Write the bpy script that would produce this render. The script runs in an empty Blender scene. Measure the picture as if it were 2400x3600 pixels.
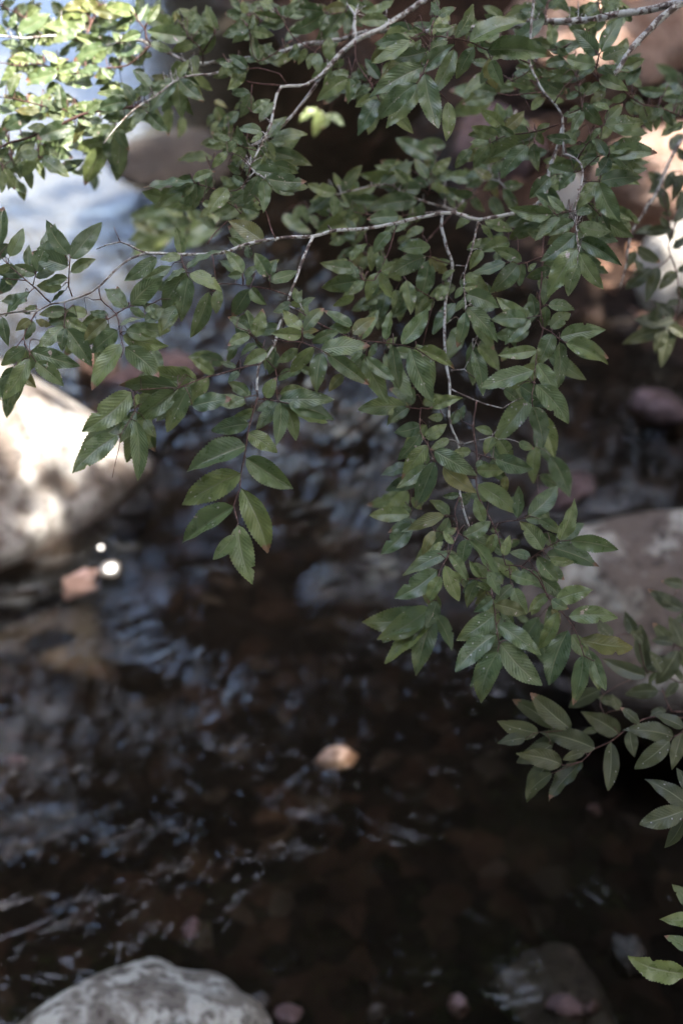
import bpy, bmesh, math, random
from mathutils import Vector, Matrix, noise

rnd = random.Random(7)
S = bpy.context.scene
COL = S.collection
R = math.radians

# ------------------------------------------------------------------ camera
CAM_H, PITCH = 2.4, R(37)
CAM = Vector((0, 0, CAM_H))
FW = Vector((0, math.cos(PITCH), -math.sin(PITCH)))
UP = Vector((0, math.sin(PITCH), math.cos(PITCH)))
RT = Vector((1, 0, 0))
cd = bpy.data.cameras.new('camera')
cam = bpy.data.objects.new('camera', cd)
COL.objects.link(cam)
cam.location = CAM
cam.rotation_euler = (math.pi / 2 - PITCH, 0, 0)
cd.sensor_fit = 'VERTICAL'
cd.sensor_height = 36.0
cd.sensor_width = 24.0
cd.lens = 50
cd.clip_start = 0.05
cd.clip_end = 400
cd.dof.use_dof = True
cd.dof.focus_distance = 1.645
cd.dof.aperture_fstop = 2.6
cd.dof.aperture_blades = 8
S.camera = cam

# ------------------------------------------------------------------ sky, sun, exposure
SUN = Vector((0.45, -0.20, 0.87)).normalized()          # direction towards the sun
EL = math.asin(SUN.z)
AZ = math.atan2(SUN.x, SUN.y)                            # from +Y, clockwise
W = bpy.data.worlds.new('World')
S.world = W
W.use_nodes = True
nt = W.node_tree
bg = nt.nodes['Background']
sky = nt.nodes.new('ShaderNodeTexSky')
sky.sky_type = 'NISHITA'
sky.sun_disc = False
sky.sun_elevation = EL
sky.sun_rotation = AZ
sky.air_density = 0.85
sky.dust_density = 4.3
sky.ozone_density = 0.5
nt.links.new(sky.outputs[0], bg.inputs[0])
bg.inputs[1].default_value = 0.15
sl = bpy.data.lights.new('sun', 'SUN')
sl.energy = 2.0
sl.angle = R(0.5)
sl.color = (1.0, 0.945, 0.875)
so = bpy.data.objects.new('sun', sl)
COL.objects.link(so)
so.location = SUN * 30
so.rotation_euler = SUN.to_track_quat('Z', 'Y').to_euler()
S.view_settings.view_transform = 'Standard'
S.view_settings.look = 'None'
S.view_settings.gamma = 1.0
S.view_settings.exposure = 3.92
S.cycles.max_bounces = 8
S.cycles.transparent_max_bounces = 16
S.cycles.use_denoising = True


# ------------------------------------------------------------------ geometry helpers
FPX = 5000.0                                             # focal length in photograph pixels


def at(px, py, d):
    return CAM + FW * d + RT * ((px - 1200) / FPX * d) + UP * ((1800 - py) / FPX * d)


def on_z(px, py, z=0.0):
    v = FW + RT * ((px - 1200) / FPX) + UP * ((1800 - py) / FPX)
    return CAM + v * ((z - CAM_H) / v.z)


def link(name, me, mat, parent=None, loc=None):
    o = bpy.data.objects.new(name, me)
    COL.objects.link(o)
    if mat is not None and not me.materials:
        me.materials.append(mat)
    if parent is not None:
        o.parent = parent
    if loc is not None:
        o.location = loc
    return o


def tag(o, label=None, cat=None, group=None, kind=None):
    for k, v in (('label', label), ('category', cat), ('group', group), ('kind', kind)):
        if v:
            o[k] = v
    return o


def mesh_from(name, verts, faces, smooth=True):
    me = bpy.data.meshes.new(name)
    me.from_pydata([tuple(v) for v in verts], [], faces)
    me.update()
    if smooth:
        for p in me.polygons:
            p.use_smooth = True
    return me


class Tubes:
    def __init__(self):
        self.v, self.f = [], []

    def tube(self, pts, rads, n=7, knob=0.0):
        k = len(pts)
        b = len(self.v)
        ref = Vector((0.3, 0.2, 0.93))
        for i in range(k):
            t = (pts[min(i + 1, k - 1)] - pts[max(i - 1, 0)])
            if t.length < 1e-9:
                t = Vector((0, 0, 1))
            t.normalize()
            s = t.cross(ref)
            if s.length < 1e-3:
                s = t.cross(Vector((1, 0, 0)))
            s.normalize()
            u = s.cross(t)
            for j in range(n):
                a = 2 * math.pi * j / n
                r = rads[i] * (1 + knob * (rnd.random() - 0.5))
                self.v.append(pts[i] + (s * math.cos(a) + u * math.sin(a)) * r)
        for i in range(k - 1):
            for j in range(n):
                j2 = (j + 1) % n
                self.f.append((b + i * n + j, b + i * n + j2, b + (i + 1) * n + j2, b + (i + 1) * n + j))
        self.f.append(tuple(b + j for j in range(n))[::-1])
        self.f.append(tuple(b + (k - 1) * n + j for j in range(n)))

    def build(self, name, mat, parent, origin):
        me = mesh_from(name, [v - origin for v in self.v], self.f)
        return link(name, me, mat, parent)


def refine(pts, step):
    """Catmull-Rom through the points, with a little wander."""
    out = []
    n = len(pts)
    for i in range(n - 1):
        p0, p1, p2, p3 = pts[max(i - 1, 0)], pts[i], pts[i + 1], pts[min(i + 2, n - 1)]
        m = max(1, int((p2 - p1).length / step))
        for q in range(m):
            t = q / m
            out.append(0.5 * ((2 * p1) + (p2 - p0) * t + (2 * p0 - 5 * p1 + 4 * p2 - p3) * t * t
                              + (3 * p1 - p0 - 3 * p2 + p3) * t * t * t))
    out.append(pts[-1].copy())
    return out


# ------------------------------------------------------------------ materials
def new_mat(name):
    m = bpy.data.materials.new(name)
    m.use_nodes = True
    t = m.node_tree
    t.nodes.clear()
    out = t.nodes.new('ShaderNodeOutputMaterial')
    return m, t, out


class NT:
    """Small node-building helper."""

    def __init__(self, tree):
        self.t = tree

    def n(self, kind, **kw):
        x = self.t.nodes.new(kind)
        for k, v in kw.items():
            setattr(x, k, v)
        return x

    def set(self, sock, v):
        if isinstance(v, bpy.types.NodeSocket):
            self.t.links.new(v, sock)
        else:
            sock.default_value = v

    def math(self, op, a, b=0.0, c=None, clamp=False):
        x = self.n('ShaderNodeMath', operation=op, use_clamp=clamp)
        self.set(x.inputs[0], a)
        self.set(x.inputs[1], b)
        if c is not None:
            self.set(x.inputs[2], c)
        return x.outputs[0]

    def ramp(self, f, stops, interp='LINEAR'):
        x = self.n('ShaderNodeValToRGB')
        x.color_ramp.interpolation = interp
        e = x.color_ramp.elements
        e[0].position, e[0].color = stops[0][0], (*stops[0][1], 1)
        e[1].position, e[1].color = stops[-1][0], (*stops[-1][1], 1)
        for p, c in stops[1:-1]:
            q = e.new(p)
            q.color = (*c, 1)
        self.set(x.inputs[0], f)
        return x.outputs[0]

    def map(self, v, a, b, c=0.0, d=1.0):
        x = self.n('ShaderNodeMapRange')
        x.clamp = True
        self.set(x.inputs[0], v)
        x.inputs[1].default_value, x.inputs[2].default_value = a, b
        x.inputs[3].default_value, x.inputs[4].default_value = c, d
        return x.outputs[0]

    def mix(self, f, a, b):
        x = self.n('ShaderNodeMix', data_type='RGBA')
        self.set(x.inputs[0], f)
        self.set(x.inputs[6], a if isinstance(a, bpy.types.NodeSocket) else (*a, 1))
        self.set(x.inputs[7], b if isinstance(b, bpy.types.NodeSocket) else (*b, 1))
        return x.outputs[2]

    def noise(self, vec, scale, detail=3.0, rough=0.55, dist=0.0, dim='3D', w=None):
        x = self.n('ShaderNodeTexNoise', noise_dimensions=dim)
        if vec is not None:
            self.set(x.inputs['Vector'], vec)
        x.inputs['Scale'].default_value = scale
        x.inputs['Detail'].default_value = detail
        x.inputs['Roughness'].default_value = rough
        x.inputs['Distortion'].default_value = dist
        if w is not None:
            self.set(x.inputs['W'], w)
        return x.outputs[0]

    def bump(self, h, strength, dist, normal=None):
        x = self.n('ShaderNodeBump')
        x.inputs['Strength'].default_value = strength
        x.inputs['Distance'].default_value = dist
        self.set(x.inputs['Height'], h)
        if normal is not None:
            self.set(x.inputs['Normal'], normal)
        return x.outputs[0]

    def bsdf(self, col, rough, spec=0.5, normal=None):
        x = self.n('ShaderNodeBsdfPrincipled')
        self.set(x.inputs['Base Color'], col if isinstance(col, bpy.types.NodeSocket) else (*col, 1))
        self.set(x.inputs['Roughness'], rough)
        self.set(x.inputs['Specular IOR Level'], spec)
        if normal is not None:
            self.set(x.inputs['Normal'], normal)
        return x


def leaf_material(name, greens, tip, under, spot_cut, gloss):
    m, t, out = new_mat(name)
    N = NT(t)
    uv = N.n('ShaderNodeUVMap')
    sep = N.n('ShaderNodeSeparateXYZ')
    t.links.new(uv.outputs[0], sep.inputs[0])
    u, v = sep.outputs[0], sep.outputs[1]
    av = N.math('ABSOLUTE', N.math('MULTIPLY_ADD', v, 2.0, -1.0))        # 0 midrib .. 1 margin
    info = N.n('ShaderNodeObjectInfo')
    at_r = N.n('ShaderNodeAttribute', attribute_name='leaf_rnd')
    rn = N.math('FRACT', N.math('ADD', info.outputs['Random'], at_r.outputs['Fac']))
    flat = N.n('ShaderNodeCombineXYZ')          # leaf-sized coordinates from the blade's own length and width
    N.set(flat.inputs[0], u)
    N.set(flat.inputs[1], N.math('MULTIPLY', v, 0.45))
    loc = flat.outputs[0]
    # side veins: quilted ridges running towards the tip
    ph = N.math('ADD', N.math('MULTIPLY', u, 75.0), N.math('MULTIPLY', av, -19.0))
    wob = N.math('MULTIPLY', N.noise(loc, 9.0, 2.0, 0.5, 0.0, '4D', N.math('MULTIPLY', rn, 37.0)), 2.2)
    vein = N.math('SINE', N.math('ADD', ph, wob))
    fade = N.math('MULTIPLY', N.map(av, 0.02, 0.25), N.map(av, 1.0, 0.7))
    big = N.noise(loc, 5.5, 3.0, 0.55, 0.0, '4D', N.math('MULTIPLY', rn, 91.0))
    fine = N.noise(loc, 60.0, 2.0, 0.6, 0.0, '4D', N.math('MULTIPLY', rn, 11.0))
    col = N.ramp(rn, greens)
    col = N.mix(N.map(big, 0.35, 0.72), col, N.ramp(rn, [(p, (c[0] * 1.5, c[1] * 1.38, c[2] * 1.25)) for p, c in greens]))
    col = N.mix(N.math('MULTIPLY', N.map(fine, 0.45, 0.75), 0.35), col, (0.115, 0.135, 0.082))
    # older, more olive towards tip and margin on some of the leaves
    age = N.math('MULTIPLY', N.map(N.math('ADD', u, N.math('MULTIPLY', av, 0.35)), 0.55, 1.25),
                 N.map(N.math('FRACT', N.math('MULTIPLY', rn, 17.3)), 0.25, 0.95))
    col = N.mix(N.math('MULTIPLY', age, 0.75), col, tip)
    burn = N.math('MULTIPLY', N.map(N.math('ADD', u, N.math('MULTIPLY', big, 0.22)), 0.97, 1.01), N.map(N.math('FRACT', N.math('MULTIPLY', rn, 29.7)), 0.84, 0.86))
    col = N.mix(burn, col, (0.24, 0.12, 0.075))
    veinline = N.math('MULTIPLY', N.map(vein, 0.55, 1.0), fade)
    col = N.mix(N.math('MULTIPLY', veinline, 0.20), col, (0.14, 0.165, 0.095))
    rib = N.math('MULTIPLY', N.map(av, 0.085, 0.03), N.map(u, 1.0, 0.6))
    col = N.mix(N.math('MULTIPLY', rib, 0.75), col, (0.22, 0.23, 0.13))
    # insect scars
    sp = N.noise(loc, 3.4, 4.0, 0.62, 0.3, '4D', N.math('MULTIPLY', rn, 63.0))
    spot = N.map(sp, spot_cut, spot_cut + 0.02)
    col = N.mix(spot, col, (0.50, 0.40, 0.33))
    sh = N.n('ShaderNodeCombineXYZ')
    N.set(sh.inputs[0], N.math('MULTIPLY_ADD', rn, 31.0, u))
    N.set(sh.inputs[1], N.math('MULTIPLY_ADD', v, 0.45, N.math('MULTIPLY', rn, 17.0)))
    fl = N.n('ShaderNodeTexVoronoi', voronoi_dimensions='2D')
    t.links.new(sh.outputs[0], fl.inputs['Vector'])
    fl.inputs['Scale'].default_value = 5.0
    cs = N.n('ShaderNodeSeparateColor')
    t.links.new(fl.outputs['Color'], cs.inputs[0])
    fleck = N.math('MULTIPLY', N.map(N.math('MULTIPLY_ADD', fine, 0.05, fl.outputs['Distance']), 0.125, 0.105),
                   N.math('MULTIPLY', N.map(cs.outputs[0], 0.78, 0.79), N.map(N.math('FRACT', N.math('MULTIPLY', rn, 7.77)), 0.35, 0.4)))
    col = N.mix(N.math('MULTIPLY', fleck, 0.8), col, (0.46, 0.44, 0.38))
    geo = N.n('ShaderNodeNewGeometry')
    col = N.mix(geo.outputs['Backfacing'], col, under)
    h = N.math('ADD', N.math('MULTIPLY', N.math('MULTIPLY', vein, fade), N.map(N.math('FRACT', N.math('MULTIPLY', rn, 43.1)), 0.0, 1.0, -0.08, -0.62)),
               N.math('ADD', N.math('MULTIPLY', fine, 0.7), N.math('MULTIPLY', rib, -1.4)))
    h = N.math('ADD', h, N.math('MULTIPLY', big, 2.2))
    nrm = N.bump(h, 0.38, 0.0010)
    rough = N.map(big, 0.3, 0.7, gloss - 0.08, gloss + 0.12)
    b = N.bsdf(col, rough, 0.6, nrm)
    tr = N.n('ShaderNodeBsdfTranslucent')
    t.links.new(N.mix(0.5, col, (0.16, 0.22, 0.05)), tr.inputs[0])
    mx = N.n('ShaderNodeMixShader')
    mx.inputs[0].default_value = 0.28
    t.links.new(b.outputs[0], mx.inputs[1])
    t.links.new(tr.outputs[0], mx.inputs[2])
    t.links.new(mx.outputs[0], out.inputs[0])
    return m


def bark_material(name, dark, pale, cut, scale):
    m, t, out = new_mat(name)
    N = NT(t)
    loc = N.n('ShaderNodeTexCoord').outputs['Object']
    a = N.noise(loc, scale, 4.0, 0.6, 0.4)
    b = N.noise(loc, scale * 6, 3.0, 0.6)
    col = N.ramp(a, [(cut - 0.05, dark), (cut + 0.02, (dark[0] * 2.2, dark[1] * 2.1, dark[2] * 2)), (cut + 0.07, pale)])
    col = N.mix(N.math('MULTIPLY', N.map(b, 0.5, 0.75), 0.6), col, dark)
    nrm = N.bump(N.math('ADD', a, N.math('MULTIPLY', b, 0.5)), 0.6, 0.001)
    t.links.new(N.bsdf(col, 0.75, 0.3, nrm).outputs[0], out.inputs[0])
    return m


M = {}
M['leaf'] = leaf_material('leaf_green', [(0.0, (0.058, 0.096, 0.042)), (0.5, (0.090, 0.134, 0.054)), (1.0, (0.158, 0.202, 0.068))],
                          (0.165, 0.168, 0.046), (0.19, 0.21, 0.12), 0.66, 0.30)
M['olive'] = leaf_material('leaf_olive_shaded', [(0.0, (0.036, 0.044, 0.020)), (0.5, (0.048, 0.056, 0.024)), (1.0, (0.062, 0.070, 0.027))],
                           (0.100, 0.096, 0.030), (0.13, 0.14, 0.08), 0.735, 0.42)  # olive leaves, with the shade over their boughs put into the darker colour
M['yellow'] = leaf_material('leaf_yellowing', [(0.0, (0.085, 0.098, 0.030)), (0.5, (0.12, 0.125, 0.035)), (1.0, (0.17, 0.165, 0.05))],
                            (0.23, 0.18, 0.05), (0.20, 0.20, 0.10), 0.66, 0.38)
M['bark'] = bark_material('lichen_bark', (0.085, 0.065, 0.055), (0.48, 0.475, 0.43), 0.44, 105)
M['pale_twig'] = bark_material('pale_bark', (0.088, 0.066, 0.055), (0.40, 0.385, 0.35), 0.46, 110)
M['red_twig'] = bark_material('reddish_twig', (0.075, 0.040, 0.032), (0.20, 0.14, 0.12), 0.58, 150)


# ------------------------------------------------------------------ leaf shapes (unit length along +Y, upper face +Z)
def leaf_mesh(i, mk='leaf'):
    r = random.Random(100 + i)
    nL, nW = 36, 4
    width = r.uniform(0.19, 0.238)
    fold = r.uniform(0.08, 0.55)
    droop = r.uniform(-0.08, 0.42)
    side = r.uniform(-0.12, 0.12)
    wav = r.uniform(0.006, 0.034)
    skew = r.uniform(-0.05, 0.05)
    twist = r.uniform(-0.35, 0.35)
    pa, pb = r.uniform(0.56, 0.74), r.uniform(0.84, 1.10)
    if i % 12 == 11:                                       # a leaf rolled in along its length
        fold, droop = 1.1, 0.25
    um = pa / (pa + pb)
    norm = um ** pa * (1 - um) ** pb
    chew = [(r.uniform(0.4, 0.95), r.choice((-1, 1)), r.uniform(0.02, 0.05), r.uniform(0.15, 0.5))] if i % 6 == 4 else []
    verts, uvs = [], []
    for k in range(nL + 1):
        u = k / nL
        w = width * (max(u, 0.0) ** pa * max(1 - u, 0.0) ** pb) / norm
        w = max(w, 0.004)
        cx = side * u * (1 - u) * 2
        zc = -droop * u * u * 0.6 + 0.02 * math.sin(u * 5 + i)
        for j in range(-nW, nW + 1):
            s = j / nW
            ww = w * (1 + skew * (1 if s > 0 else -1) * (1 - u))
            if abs(j) == nW and 0.06 < u < 0.99:
                ww *= 1.0 + (0.06 if k % 2 else -0.045)
            if abs(j) >= nW - 1:
                for cu, cs, cr, cdp in chew:
                    if (s > 0) == (cs > 0) and abs(u - cu) < cr:
                        ww *= 1 - cdp * math.sqrt(max(0, 1 - ((u - cu) / cr) ** 2))
            x = cx + s * ww
            y = u + (0.012 if abs(j) == nW and k % 2 else 0.0)
            a = abs(s)
            z = zc + fold * a * ww * 0.9 - 0.25 * fold * a * a * ww
            z += wav * a * a * math.sin(u * 17 + (2.1 if s > 0 else 0.3) + i)
            z += 0.012 * noise.noise(Vector((x * 6, u * 5, i * 3.7)))
            tw = twist * (u - 0.3)
            xr = cx + (x - cx) * math.cos(tw) - (z - zc) * math.sin(tw)
            zr = zc + (x - cx) * math.sin(tw) + (z - zc) * math.cos(tw)
            verts.append((xr, y, zr))
            uvs.append((u, 0.5 + 0.5 * s))
    q = 2 * nW + 1
    faces = []
    for k in range(nL):
        for j in range(q - 1):
            a = k * q + j
            faces.append((a, a + 1, a + 1 + q, a + q))
    # short leaf stalk
    me = mesh_from('leaf_blade', verts, faces)
    ul = me.uv_layers.new(name='UVMap')
    for lp in me.loops:
        ul.data[lp.index].uv = uvs[lp.vertex_index]
    me.materials.append(M[mk])
    return me


LEAF = [leaf_mesh(i) for i in range(24)]
YELLOW = [leaf_mesh(i, 'yellow') for i in range(34, 39)]
OLIVE_SHADED = [leaf_mesh(i, 'olive') for i in range(24, 34)]


# ------------------------------------------------------------------ the boughs, as read off the photograph tile by tile
# Letters switch the tile (x0, y0, scale); twigs are polylines (radius in photo pixels at both ends, depth in metres at
# both ends); leaves are stalk-end and tip points.
TILE = {'A': (0, 0, 1.96), 'B': (800, 0, 1.96), 'C': (1600, 0, 1.96), 'D': (0, 700, 1.96), 'E': (800, 700, 1.96),
        'F': (1600, 700, 1.96), 'G': (0, 1200, 1.96), 'H': (600, 1300, 1.96), 'I': (1200, 1300, 1.96),
        'J': (1600, 1700, 1.96), 'K': (1600, 2400, 1.96), 'V': (0, 0, 0.65333)}

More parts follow.
